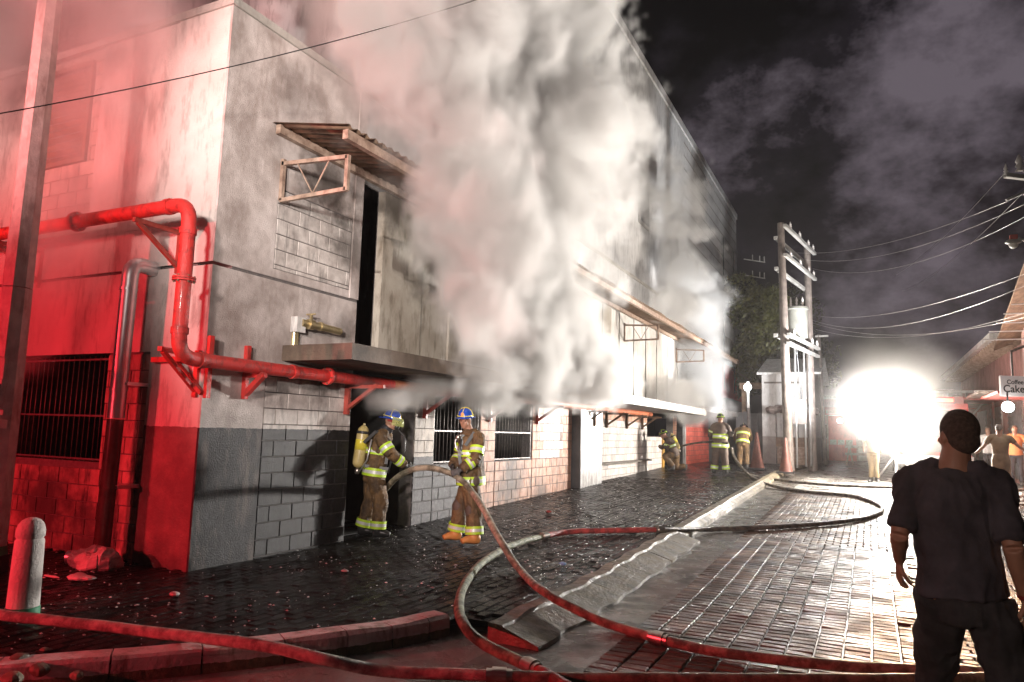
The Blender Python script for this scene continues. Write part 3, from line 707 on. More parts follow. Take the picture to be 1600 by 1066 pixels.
for p, d in (((PXX, PYY, 3.1), (0,0,1)), ((PXX, 7.55, PZ+.01), (0,1,0)), ((-8.4, PYY, topz), (1,0,0))): flange(p, d)
def bracket(a_wall, a_pipe, drop, m, w=.05, off=0):
    """arm from wall to pipe, strut down to the wall and an upright on the wall"""
    b = MB(); a, p = Vector(a_wall), Vector(a_pipe)
    b.bar(a, p, w, w).bar(a+Vector((0,0,-drop)), a+(p-a)*.92+Vector((0,0,-.02)), w*.9, w*.9)
    b.bar(a+Vector((0,0,.06)), a+Vector((0,0,-drop-.07)), w*1.3, w*.8, up=(1,0,0) if abs((p-a).x) < .1 else (0,1,0))
    part(b, 'bracket', m, rp)
for x in (-10.0, -7.30): bracket((x, EY-.03, topz-.10), (x, PYY-.05, topz-.10), .42, M_redd)
bracket((-6.82, EY-.05, PZ+.10), (-7.35+.75, PYY-.12, PZ+.10), .40, M_redp)
b = MB(); b.bar((-6.62, EY-.06, PZ+.32), (-6.62, EY-.06, PZ-.38), .06, .05, up=(1,0,0)).bar((-7.5, EY-.10, PZ+.06), (-6.45, EY-.10, PZ+.06), .06, .06).bar((-7.15, EY-.1, PZ+.05), (-6.65, EY-.1, PZ-.33), .05, .05)
part(b, 'bracket', M_redp, rp)
for y in (6.35,): 
    b = MB(); b.bar((FX+.03, y, PZ+.28), (FX+.03, y, PZ-.36), .07, .05, up=(0,1,0)).bar((FX+.05, y, PZ-.30), (PXX+.08, y, PZ-.06), .07, .06).bar((FX+.05, y, PZ-.08), (PXX+.1, y, PZ-.08), .05, .05)
    part(b, 'bracket', M_redp, rp)
for y in (8.25, 10.3, 12.62, 14.9, 17.9, 19.7, 21.6, 23.3):
    b = MB(); h = .40
    b.bar((FX+.28*(y>17 and y<18.7)+.03, y, PZ+.02), (FX+.28*(y>17 and y<18.7)+.03, y, PZ-h-.08), .08, .05, up=(0,1,0)).bar((FX+.04, y, PZ-h), (PXX+.30, y, PZ-.06), .06, .05).bar((FX+.04, y, PZ-.085), (PXX+.42, y, PZ-.085), .05, .05)
    part(b, 'bracket', M_redd if y < 17 else M_rust, rp)
dp = thing('drain_pipe', 'tall silver downpipe on the end wall, its lower part painted dark', 'pipe', (-7.86, 5.5, 0))
DX, DY, DR = -7.74, 5.47, .092
part(MB().tube(bend([(DX+.02, EY-.01, 3.42), (DX+.02, DY, 3.44), (DX, DY, 1.62)], .16), DR, 18), 'pipe', M_steel, dp, smooth=True, auto=50)
M_dpl = mat('dark_pipe_paint', (.10,.03,.03), (.16,.05,.05), .22, nscale=6, coat=.4)
part(MB().tube([(DX, DY, 1.61), (DX-.03, DY, .12)], DR*.97, 18), 'pipe', M_dpl, dp, smooth=True, auto=50)
ring((DX+.01, DY, 3.12), (0,0,1), DR+.008, .03, M_steel, dp); ring((DX, DY, 1.95), (0,0,1), DR+.008, .03, M_steel, dp); ring((DX, DY, .85), (0,0,1), DR+.012, .03, M_dpl, dp)
part(MB().box(DX-.12, DX+.12, DY+.02, EY-.02, .83, .87).box(DX-.12, DX+.12, DY+.02, EY-.02, 2.0, 2.04), 'clamp', M_steel, dp)
# concrete lump round its foot
def lump(mb, c, r, seed=0, amp=.25, n=14, q=None):
    k = len(mb.v); mb.ball(c, r, n=n, q=q); c = Vector(c)
    for i in range(k, len(mb.v)):
        p = Vector(mb.v[i])-c; nn = mnoise.noise(p*6+Vector((seed, seed*2, 0)))*amp+mnoise.noise(p*16+Vector((seed,0,0)))*amp*.5
        mb.v[i] = tuple(c+p*(1+nn))
    return mb
b = MB(); lump(b, (DX+.02, DY-.10, .05), (.30,.22,.15), 3, .35, 18); lump(b, (DX+.20, DY-.08, .05), (.16,.16,.14), 5, .3, 12)
part(b, 'footing', mat('rough_mortar', (.42,.38,.34), (.62,.58,.54), .7, nscale=9, bump=.8, bscale=30), dp)
part(MB().tube([(DX-.30, DY-.20, .075), (DX-.14, DY-.12, .08)], .075, 14), 'pipe_stub', M_steel, dp, smooth=True, auto=50)
# brass valve on the ledge
bv = thing('standpipe_valve', 'brass hose valve on a short riser at the near end of the ledge', 'valve', (-6.3, 7.1, 2.61))
vp = on_plane(462, 495, 1, 7.15)
vx = vp.x
part(MB().tube([(vx, 7.15, 2.61), (vx, 7.15, 2.80)], .055, 14).tube([(vx, 7.15, 2.61), (vx, 7.15, 2.63)], .085, 14), 'riser', M_brass, bv, smooth=True, auto=50)
part(MB().box(vx-.085, vx+.11, 7.07, 7.23, 2.80, 3.0), 'elbow_block', M_conc_l, bv)
part(MB().tube([(vx+.10, 7.16, 2.93), (vx+.13, 7.55, 2.92), (vx+.12, 7.9, 2.91)], .050, 14), 'nozzle', M_brass, bv, smooth=True, auto=50)
ring((vx+.12, 7.3, 2.925), (0,1,0), .068, .09, M_brass, bv); ring((vx+.12, 7.5, 2.925), (0,1,0), .062, .05, M_brass, bv)
part(MB().bar((vx+.13, 7.3, 2.98), (vx+.13, 7.3, 3.06), .03, .03).bar((vx+.05, 7.3, 3.06), (vx+.2, 7.3, 3.06), .02, .02), 'lever', M_brass, bv)

# ------------------------------------------------------------------ street furniture near the camera
def pole8(name, p, z0, z1, r0_, r1_, m, par, n=8):
    b = MB(); b.tube([(p[0], p[1], z0), (p[0], p[1], z1)], [r0_, r1_], n, side=(1,0,0)); return part(b, name, m, par)
M_lp = mat('lamp_post_paint', (.50,.47,.45), (.68,.64,.60), .45, nscale=7, bump=.4, bscale=40, streak=.6, streakcol=(.22,.12,.09))
lp = thing('lamp_post', 'thick eight-sided lamp post beside the end wall, paper scraps stuck on it', 'lamp post', (-8.36, 4.6, -.03))
lx, ly = -8.36, 4.6
pole8('post', (lx, ly), .25, 3.0, .172, .150, M_lp, lp); pole8('post', (lx, ly), 3.01, 8.5, .148, .112, M_lp, lp)
pole8('post_base', (lx, ly), -.05, .16, .21, .205, M_black, lp); pole8('post_band', (lx, ly), .16, .25, .19, .178, mat('green_paint', (.03,.20,.10), (.05,.28,.14), .5), lp)
for i, (z, a, w, h) in enumerate(((1.62, -.9, .13, .06), (1.48, -.6, .12, .10), (2.0, -1.2, .16, .24), (1.80, -1.3, .15, .16), (1.2, -1.25, .10, .3))):
    a0 = a; b = MB(); P = []
    for t in (-.5, 0, .5):
        an = a0+t*w/.165; rr = .175-.006*z+.003+(.01 if t == .5 else 0)
        P += [(lx+rr*math.cos(an), ly+rr*math.sin(an), z), (lx+rr*math.cos(an), ly+rr*math.sin(an), z+h*(1-.2*t))]
    b.add(P, [(0,2,3,1),(2,4,5,3)]); part(b, 'paper_scrap', mat('paper', (.62,.60,.56), (.72,.70,.66), .7, nscale=9), lp)
bo = thing('bollard', 'short round-topped concrete bollard on the pavement corner, grooved near its top', 'bollard', (-6.4, 3.83, 0))
bx_, by_ = -6.32, 3.80
prof = [(.122,-.03),(.120,.02),(.112,.45),(.108,.585),(.098,.597),(.098,.607),(.108,.62),(.107,.67),(.096,.715),(.070,.75),(.035,.768),(.004,.772)]
part(MB().lathe(prof, (bx_, by_, 0), 28), 'post', mat('bollard_paint', (.55,.50,.47), (.70,.66,.62), .6, nscale=6, bump=.8, bscale=45), bo, smooth=True, auto=40)
part(MB().lathe([(.128,-.03),(.126,.05),(.121,.055)], (bx_, by_, 0), 28), 'green_foot', MATS['green_paint'], bo, smooth=True, auto=40)

# ------------------------------------------------------------------ hoses
HR = .043
def hose_mat(n, a, b_, **k): return mat(n, tuple(x*.45 for x in a), b_, .45, .7, nscale=9, bump=1.0, bscale=130, streak=.0, contrast=(.40,.62), **k)
H_tan = hose_mat('hose_tan', (.30,.26,.17), (.48,.42,.30)); H_red = hose_mat('hose_red', (.36,.03,.03), (.50,.06,.05)); H_dark = hose_mat('hose_dark', (.07,.06,.05), (.17,.14,.11)); H_pale = hose_mat('hose_pale', (.46,.42,.36), (.62,.58,.50)); H_green = hose_mat('hose_green', (.20,.24,.13), (.34,.36,.22))
M_coup = mat('coupling_metal', (.40,.36,.32), (.55,.50,.45), .3, metal=.9)
def gp(px, py, dz=0): return on_ground(px, py, dz)
def surf(p):
    base = gz(p.y)+(0.0 if (p.x < KX and inside_corner(p.x, p.y, -.18)) else -.125)
    return base
def hose(label, segs, name='fire_hose', r=HR, coup=True):
    """segs: [(material, [(px, py, z above ground or depth)])] sharing end points"""
    h = thing(name, label, 'hose'); first = True; allp = []
    pts = []; marks = []
    for m_, pl in segs:
        marks.append((m_, len(pts)))
        for p in pl: pts.append(p)
    sp_ = smoothpath(pts, 9)
    for i, (m_, s0) in enumerate(marks):
        e0 = marks[i+1][1] if i+1 < len(marks) else len(pts)-1
        seg = sp_[s0*9: e0*9+1]
        seg = [q+Vector((0,0, .006*mnoise.noise(q*3))) for q in seg]
        o = part(MB().tube(seg, [(r*(1.05+.10*mnoise.noise(q*2.3)), r*(.95+.07*mnoise.noise(q*3.1+Vector((5,0,0))))) for q in seg], 14), 'hose_length', m_, h, smooth=True, auto=60)
        if i and coup:
            q = sp_[s0*9]; d = (sp_[s0*9+1]-sp_[s0*9-1]).normalized()
            part(MB().tube([q-d*.09, q-d*.05, q-d*.05, q+d*.05, q+d*.05, q+d*.09], [r*1.12, r*1.12, r*1.38, r*1.38, r*1.12, r*1.12], 16), 'coupling', M_coup, h, smooth=True, auto=35)
    h.location = (0,0,0); return h
def on(px, py, lift=0.0, base=None):
    """hose point resting on whatever surface is under this pixel"""
    q = gp(px, py, HR)
    if surf(q) < gz(q.y)-.05: q = gp(px, py, HR-.125)
    q.z += 0; 
    if lift: q = CAM + (q-CAM)*(1-lift)
    return q
FF1D, FF2D = 10.55, 10.35
def up_(px, py, z=0): return gp(px, py, HR+z)
hose('tan hose held by both near firefighters, running down across the kerb and the street', [
    (H_tan, [at_depth(602, 765, 10.9), at_depth(618, 748, 10.5), at_depth(640, 736, 10.3), at_depth(668, 731, 10.2), at_depth(700, 738, 10.05), at_depth(727, 756, 9.9), at_depth(752, 790, 9.3), at_depth(778, 838, 8.5), up_(812, 890), up_(850, 925, .03), gp(905, 955, -.02), on(960, 978)]),
    (H_tan, [on(1030, 998), on(1120, 1018), on(1250, 1035), on(1400, 1046), on(1600, 1052), on(1800, 1050)])])
hose('long hose in a wide bend across the street, red in its middle', [
    (H_dark, [at_depth(1143, 700, 23.2), at_depth(1148, 716, 23.0), on(1172, 744), on(1210, 760), on(1265, 769), on(1330, 775), on(1368, 786), on(1378, 797), on(1355, 808), on(1300, 817), on(1200, 824), on(1110, 827)]),
    (H_red, [on(1030, 828), on(960, 829), on(893, 831)]),
    (H_green, [on(850, 838), on(800, 852), up_(755, 878), up_(728, 910), up_(717, 945), up_(726, 978, .02), gp(752, 1003, -.03), on(790, 1024)]),
    (H_red, [on(830, 1042), on(870, 1064), on(920, 1095), on(980, 1140)])])
hose('pale hose lying along the pavement corner and over the painted kerb past the bollard', [
    (H_pale, [up_(-120, 935), up_(0, 960), up_(120, 974), up_(240, 988), up_(350, 1001, .03), up_(430, 1012, .03), up_(500, 1029, .0), gp(590, 1047, -.06), on(680, 1053)]),
    (H_green, [on(780, 1056), on(870, 1060), on(1000, 1061), on(1200, 1062), on(1450, 1062), on(1700, 1056)])])
hose('dark hose lying straight across the street behind the wide bend', [
    (H_dark, [on(1150, 738), on(1200, 748), on(1260, 755), on(1320, 759), on(1400, 762), on(1500, 765), on(1600, 766)])])
hose('thin dark hose held between the crouching firefighter and the one standing with his back turned', [
    (H_dark, [at_depth(1050, 703, 24.0), at_depth(1066, 697, 23.6), at_depth(1090, 692, 23.2), at_depth(1118, 691, 22.9), at_depth(1138, 693, 22.6)])], r=.032, coup=False)
hose('loop of pale hose lying on the street by the person in the long dress', [
    (H_pale, [on(1540, 772), on(1565, 777), on(1588, 778), on(1596, 773), on(1580, 768), on(1550, 766)])], coup=False)

# ------------------------------------------------------------------ traffic cones
def cone(px, py, h, label, lean=0):
    p = gp(px, py, 0); t = thing('traffic_cone', label, 'traffic cone', p, group='tall cones by the utility poles')
    r = .19*h
    part(MB().lathe([(r, .04), (r*.80, .20*h), (r*.50, .55*h), (r*.22, .93*h), (r*.13, h)], p, 20), 'cone_body', mat('cone_red', (.09,.03,.022), (.16,.055,.038), .6, nscale=8), t, smooth=True, auto=50)
    part(MB().box(p.x-r*1.25, p.x+r*1.25, p.y-r*1.25, p.y+r*1.25, p.z-.01, p.z+.045), 'base', M_black, t)
    return t
cone(1183, 733, 1.30, 'tall dull red cone beside the bending firefighter')
cone(1228, 739, 1.15, 'dull red cone standing against the foot of the near utility pole')

# ------------------------------------------------------------------ utility poles with transformer
M_pole = mat('concrete_pole', (.06,.048,.042), (.14,.115,.10), .6, nscale=4, bump=.3)
M_arm = mat('crossarm_steel', (.26,.25,.23), (.40,.39,.37), .45, metal=.3)
up = thing('utility_pole_frame', 'pair of tall poles joined by crossarms, with a transformer can hung between them', 'utility poles', on_ground(1233, 737))
A = on_ground(1233, 737); B = on_ground(1270, 732); topA = 9.15; topB = 9.2
part(MB().tube([(A.x, A.y, A.z-.1), (A.x-.12, A.y, topA)], [.17, .115], 16), 'pole', M_pole, up, smooth=True, auto=60)
part(MB().tube([(B.x, B.y, B.z-.1), (B.x-.02, B.y, topB)], [.17, .12], 16), 'pole', M_pole, up, smooth=True, auto=60)
Ad = Vector((A.x-.1, A.y, 0)); Bd = Vector((B.x, B.y, 0)); dirn = (Bd-Ad); perp = Vector((-dirn.y, dirn.x, 0)).normalized()
def arm(z, o, e0=-.05, e1=1.12, w=.12):
    part(MB().bar(Ad+dirn*e0+perp*o+Vector((0,0,z)), Ad+dirn*e1+perp*o+Vector((0,0,z)), w, w*.9), 'crossarm', M_arm, up)
for z, o in ((9.0, -.16), (8.6, .16), (7.95, -.16), (7.5, .16), (5.15, -.22), (5.15, .22), (4.85, -.2)): arm(z, o)
def insul(p, par, h=.22, r=.06):
    part(MB().lathe([(r*.4,0),(r,.02),(r*.5,h*.25),(r,h*.35),(r*.5,h*.55),(r*.9,h*.65),(r*.4,h),(r*.2,h+.05)], p, 10), 'insulator', mat('porcelain', (.45,.42,.40), rough=.25), par, smooth=True)
for z, o in ((9.06, -.16), (8.0, -.16), (5.2, -.22)):
    for t in (.15, .5, .85, 1.05): insul(Ad+dirn*t+perp*o+Vector((0,0,z)), up)
tc = Ad+dirn*.45-perp*.05
part(MB().lathe([(.02,5.25),(.36,5.27),(.36,6.30),(.40,6.32),(.38,6.40),(.12,6.46),(.02,6.47)], (tc.x, tc.y, 0), 22), 'transformer_can', mat('transformer_grey', (.12,.12,.105), (.18,.18,.16), .45, nscale=4), up, smooth=True, auto=40)
for k in range(3):
    q = tc+Vector((-.2+.2*k, -.05, 6.44)); insul(q, up, .3, .05)
for k, (x0, z0, x1, z1) in enumerate(((.2, 5.1, .1, 2.6), (.45, 5.1, .95, 3.0), (.7, 6.0, 1.3, 5.2))):
    P = smoothpath([Ad+dirn*x0+Vector((0,-.2,z0)), Ad+dirn*((x0+x1)/2)+Vector((.0,-.25,min(z0,z1)-.35)), Ad+dirn*x1+Vector((0,-.2,z1))], 8)
    part(MB().tube(P, .022, 6), 'cable', M_black, up, smooth=True)
for t in (.28, .62, .82):
    q = Ad+dirn*t+perp*-.1; part(MB().tube([(q.x, q.y, .6), (q.x, q.y, 5.0)], .035, 8), 'riser_pipe', M_steel, up, smooth=True)
qm = Ad+dirn*.62
part(MB().box(qm.x-.42, qm.x+.18, qm.y-.42, qm.y-.2, 2.15, 3.05), 'meter_box', mat('meter_box', (.08,.065,.06), (.12,.10,.09), .55), up)
p3 = on_ground(1290, 726)
tp = thing('service_pole', 'slim leaning service pole with a small bracket, beside the white kiosk', 'pole', p3)
part(MB().tube([(p3.x, p3.y, p3.z), (p3.x-.15, p3.y, 6.4)], [.09, .07], 12), 'pole', M_pole, tp, smooth=True)
part(MB().bar((p3.x-.3, p3.y, 6.3), (p3.x+.25, p3.y-.1, 6.3), .08, .08), 'bracket', M_arm, tp)
# overhead wires
M_wire = mat('wire', (.10,.095,.09), (.16,.15,.14), .4, metal=.3)
def wire(label, a, b, sag, r=.012, group='overhead wires', m=None):
    a, b = Vector(a), Vector(b); P = [a.lerp(b, i/16)-Vector((0,0,sag*4*(i/16)*(1-i/16))) for i in range(17)]
    o = MB().tube(P, r, 5).build('overhead_wire', m or M_wire, smooth=True); return tag(o, label, 'wire', group)
w0 = at_depth(-60, 188, 6.2); w1 = at_depth(780, -12, 9.0)
tag(MB().tube([w0.lerp(w1, i/12)-Vector((0,0,.12*4*(i/12)*(1-i/12))) for i in range(13)], .006, 5).build('overhead_wire', mat('dark_wire', (.01,.01,.01)), smooth=True), 'thin black cable crossing in front of the top of the building corner', 'wire')
M_wl = mat('bare_wire', (.20,.19,.18), (.3,.28,.27), .3, metal=.5)
PT = at_depth(1660, 262, 16)
k = 0
for (ax_, ay_, ad_), (bx2, by2, bd_), sg, g in (
    ((1240, 395, 29), (1640, 285, 16), .5, 'high wires running to the far right crossarm'), ((1250, 405, 29), (1640, 300, 16), .6, 'high wires running to the far right crossarm'), ((1270, 420, 29.5), (1640, 318, 16), .7, 'high wires running to the far right crossarm'),
    ((1265, 492, 30), (1660, 405, 14), .5, 'lower pale cables sagging over the street'), ((1268, 500, 30), (1660, 420, 14), .7, 'lower pale cables sagging over the street'), ((1270, 505, 30), (1660, 480, 18), .6, 'lower pale cables sagging over the street'), ((1275, 515, 30), (1660, 470, 18), .6, 'lower pale cables sagging over the street'),
    ((1400, 430, 45), (1572, 268, 20), .3, 'wires climbing steeply to the near crossarm'), ((1410, 455, 45), (1600, 300, 18), .4, 'wires climbing steeply to the near crossarm')):
    k += 1
    wire(('topmost ', 'second ', 'third ', 'topmost ', 'second ', 'third ', 'lowest ', 'upper ', 'lower ')[k-1]+{'h': 'thin high wire between the transformer poles and the crossarm at the right edge', 'l': 'pale low cable sagging from the transformer poles over the street', 'w': 'thin wire climbing from the far end of the street to the crossarm'}[g[0]], at_depth(ax_, ay_, ad_), at_depth(bx2, by2, bd_), sg, (.005 if g[0] == 'h' else .006), g, M_wl)
# near right pole top with crossarm and street lamp arm
rpb = thing('power_pole', 'wooden pole just beyond the right edge carrying a crossarm and a street lamp', 'power pole', at_depth(1680, 760, 16))
q0 = at_depth(1690, 700, 16)
part(MB().tube([(q0.x, q0.y, .2), (q0.x, q0.y, 9)], [.16, .12], 14), 'pole', M_pole, rpb, smooth=True)
c0 = at_depth(1570, 274, 16); c1 = Vector((q0.x+.8, q0.y+.2, c0.z))
part(MB().bar(c0, c1, .10, .10), 'crossarm', M_arm, rpb)
insul(c0+Vector((.28,0,.05)), rpb, .34, .09); insul(c0+Vector((.02,-.03,.0)), rpb, .2, .05)
d0_ = at_depth(1572, 313, 16); d1_ = at_depth(1600, 300, 16)
part(MB().bar(d0_, d1_, .05, .05).bar(d1_, at_depth(1610, 318, 16), .05, .05), 'fuse_holder', M_arm, rpb)
l0 = at_depth(1573, 378, 16); l1 = Vector((q0.x, q0.y, l0.z+.05))
part(MB().tube(smoothpath([l0, l0+Vector((.18,0,.05)), l0+Vector((.45,.05,-.02)), l1], 6), .028, 8), 'lamp_arm', M_arm, rpb, smooth=True)
part(MB().ball(l0+Vector((.12,0,-.02)), (.16,.10,.05)), 'lamp_head', M_arm, rpb, smooth=True)
part(MB().ball(l0+Vector((.12,0,-.08)), (.09,.08,.08)), 'lamp_bowl', mat('lamp_bowl', (.75,.74,.68), rough=.3), rpb, smooth=True)
part(MB().box(l0.x+.06, l0.x+.2, l0.y-.04, l0.y+.04, l0.z+.04, l0.z+.14), 'photocell', M_redd, rpb)

# ------------------------------------------------------------------ white kiosk
K0 = on_ground(1190, 727); K1 = on_ground(1300, 722)
ky = 35.0; kz = gz(ky); kx0 = on_plane(1191, 650, 1, ky).x; kx1 = on_plane(1268, 650, 1, ky).x; kt = on_plane(1220, 585, 1, ky).z; kd = ky+6.5
kk = thing('white_kiosk', 'small white rendered kiosk with a gabled roof behind the transformer poles', 'kiosk', (kx0, ky, kz))
M_kio = mat('kiosk_render', (.50,.48,.46), (.62,.60,.58), .6, nscale=2, streak=.5, streakcol=(.25,.23,.21), low=(kz+1.2, (.32,.28,.26), (.45,.41,.38)))
part(MB().box(kx0, kx1, ky, kd, kz-.1, kt), 'wall', M_kio, kk)
mx = (ky+kd)/2
part(MB().add([(kx1+.0, ky-.0, kt), (kx1, kd, kt), (kx1, mx, kt+.0)], [(0,1,2)]).add([(kx0-.15, ky-.5, kt-.05), (kx1+.45, ky-.5, kt-.05), (kx1+.45, mx, kt+.95), (kx0-.15, mx, kt+.95), (kx0-.15, ky-.5, kt+.05), (kx1+.45, ky-.5, kt+.05), (kx1+.45, mx, kt+1.05), (kx0-.15, mx, kt+1.05)], [(0,1,2,3),(7,6,5,4),(0,4,5,1),(1,5,6,2),(2,6,7,3),(3,7,4,0)])
     .add([(kx0-.15, kd+.5, kt-.05), (kx1+.45, kd+.5, kt-.05), (kx1+.45, mx, kt+.95), (kx0-.15, mx, kt+.95), (kx0-.15, kd+.5, kt+.05), (kx1+.45, kd+.5, kt+.05), (kx1+.45, mx, kt+1.05), (kx0-.15, mx, kt+1.05)], [(3,2,1,0),(4,5,6,7),(1,5,4,0),(2,6,5,1),(3,7,6,2),(0,4,7,3)]), 'roof', M_conc_l, kk)
part(MB().add([(kx1-.02, ky, kt), (kx1-.02, kd, kt), (kx1-.02, mx, kt+.93)], [(0,1,2)]).add([(kx1-.12, ky, kt), (kx1-.12, kd, kt), (kx1-.12, mx, kt+.93)], [(2,1,0)]), 'gable', M_kio, kk)
part(MB().box(kx0+.1, kx0+1.6, ky-.04, ky-.005, kt-.42, kt-.34), 'trim', M_concd, kk)
# thatched counter shelf with thin legs in front
sh = thing('market_table', 'dark lumpy canopy on thin legs standing against the white kiosk', 'stall', (kx0+.5, ky-1, kz))
b = MB(); 
for i in range(7): lump(b, (kx0+.55+i*.28, ky-.9, kz+2.35+.06*math.sin(i*1.7)), (.28,.45,.17), i, .3, 10)
part(b, 'canopy', mat('thatch', (.12,.09,.075), (.2,.15,.13), .9, nscale=12, bump=.9, bscale=30), sh)
for i in range(4): part(MB().tube([(kx0+.7+.45*i, ky-.9, kz), (kx0+.7+.45*i, ky-.9, kz+2.3)], .03, 6), 'leg', M_iron, sh)
part(MB().box(kx0+.7, kx0+2.1, ky-1.2, ky-.8, kz+.75, kz+1.15), 'counter', M_rust, sh)
part(MB().box(kx0+.75, kx0+2.05, ky-1.15, ky-.85, kz, kz+.74), 'crate', M_wood, sh)

# small wall lamp and timber beam between building and kiosk, low dark wall
bl = on_plane(1168, 605, 1, 33.0)
wl = thing('wall_lamp', 'small bright white lamp at the far end of the burning building', 'lamp', bl)
part(MB().ball(bl, (.16,.16,.16)), 'bulb', mat('lamp_glow', (1,1,1), emit=((.92,1,1), 26)), wl, smooth=True)
part(MB().box(bl.x-.05, bl.x+.05, bl.y+.12, bl.y+.22, bl.z-.9, bl.z+.25), 'bracket', M_conc_l, wl)
part(MB().tube([(bl.x, bl.y+.2, gz(33)), (bl.x, bl.y+.2, bl.z-.8)], .06, 8), 'post', M_pole, wl)
lw = on_plane(1160, 650, 1, 36.5).x
dw = thing('dark_fence', 'low dark corrugated fence between the burning building and the kiosk', 'fence', (lw, 36.5, gz(36)))
for i in range(8):
    x0 = lw-.3+i*.34; part(MB().box(x0, x0+.325, 36.45, 36.5, gz(36)-.1, gz(36)+2.3+.05*math.sin(i*2)), 'board', MATS['dark_bay'], dw)
ad = thing('beam_frame', 'dark timber beam spanning from the building to the kiosk above the fence', 'beam', (lw, 37, 5))
zz_ = on_plane(1200, 603, 1, 37).z
part(MB().box(lw-.2, kx0+.1, 37.0, 37.2, zz_-.15, zz_+.15), 'beam', M_rust, ad)
part(MB().box(lw-.1, lw+.1, 37.0, 37.2, gz(37), zz_-.15), 'post', M_rust, ad)
# air conditioner and antenna on the far corner
ac = on_plane(1168, 475, 1, 44.0)
act = thing('air_conditioner', 'pale air conditioner box fixed to the far corner of the tall wall', 'air conditioner', ac)
part(MB().box(ac.x-.4, ac.x+.55, 43.8, 44.4, ac.z-.5, ac.z+.5), 'case', M_conc_l, act)
part(MB().lathe([(.0,0),(.30,0),(.30,.02),(.0,.02)], (ac.x+.08, 43.79, ac.z), 18, axis=(0,-1,0)), 'fan_grille', M_black, act)
part(MB().box(ac.x-.3, ac.x+.4, 43.7, 43.79, ac.z-.62, ac.z-.52), 'bracket', M_iron, act)
for pyy in (405, 430):
    a_ = on_plane(1162, pyy, 1, 44.0)
    tt = thing('wall_bracket', 'thin steel service bracket %s the air conditioner on the far corner' % ('high above' if pyy == 405 else 'just above'), 'bracket', a_)
    part(MB().bar(a_, a_+Vector((1.2, .2, -.25)), .05, .05), 'arm', M_arm, tt)
    for k in (.5, .9, 1.15): part(MB().tube([a_+Vector((k, .15*k, -.22*k)), a_+Vector((k, .15*k, -.22*k+.35))], .03, 6), 'insulator', M_arm, tt)
for xx, ya in ((1142, 37.5), (1157, 41.0)):
    a_ = on_plane(xx, 500, 0, FX+.45)
    o = MB().tube([(FX+.10, a_.y, 4.0), (FX+.10, a_.y, 12.0)], .035, 6).build('drop_cable', M_black, smooth=True)
    tag(o, 'black cable hanging down the far wall, %s one' % ('nearer' if xx == 1142 else 'farther'), 'cable')

# ------------------------------------------------------------------ trees behind
def tree(name, label, base, h, r, n, cr, seed, m, group=None):
    rr = random.Random(seed); t = thing(name, label, 'tree', base, group)
    base = Vector(base); b = MB(); b.tube([base, base+Vector((.1,0,h*.3)), base+Vector((-.1,.1,h*.6)), base+Vector((0,0,h*.85))], [.22,.17,.12,.05], 10)
    for k in range(7):
        a = rr.uniform(0, 6.3); z = h*rr.uniform(.35,.7); p = base+Vector((0,0,z)); b.tube([p, p+Vector((math.cos(a)*r*.4, math.sin(a)*r*.4, h*.1)), p+Vector((math.cos(a)*r*.8, math.sin(a)*r*.8, h*.16))], [.08,.05,.02], 6)
    part(b, 'trunk', mat('bark', (.10,.08,.06), (.16,.13,.10), .8), t, smooth=True)
    b = MB(); cl = [(base+Vector((rr.gauss(0,r*.42), rr.gauss(0,r*.42), h*rr.uniform(.45,1.0))), rr.uniform(.25,.5)*r) for _ in range(cr)]
    for i in range(n):
        c, q = rr.choice(cl); d = Vector((rr.gauss(0,1), rr.gauss(0,1), rr.gauss(0,1))).normalized()*q*rr.uniform(.5,1)**.5
        p = c+d; s = rr.uniform(.09,.2); u = Vector((rr.gauss(0,1), rr.gauss(0,1), rr.gauss(0,1))).normalized(); w = u.cross(Vector((rr.random(), rr.random(), 1))).normalized()
        b.add([p-u*s, p+w*s*.4, p+u*s, p-w*s*.4], [(0,1,2,3)])
    part(b, 'crown', m, t)
M_leaf = mat('leaves', (.04,.045,.012), (.10,.10,.022), .45, nscale=8, vary=.4); M_leaf2 = mat('leaves_dark', (.03,.035,.015), (.07,.075,.03), .45, nscale=8, vary=.4)
tree('leafy_tree', 'bushy tree filling the gap between the burning building and the kiosk', (on_plane(1192, 600, 1, 42).x, 42.0, .4), 9.0, 2.6, 9000, 26, 2, M_leaf)
tree('leafy_tree', 'darker tree rising behind the kiosk roof and the transformer poles', (on_plane(1222, 600, 1, 52).x, 52.0, .4), 11.0, 2.8, 8000, 30, 5, M_leaf2)
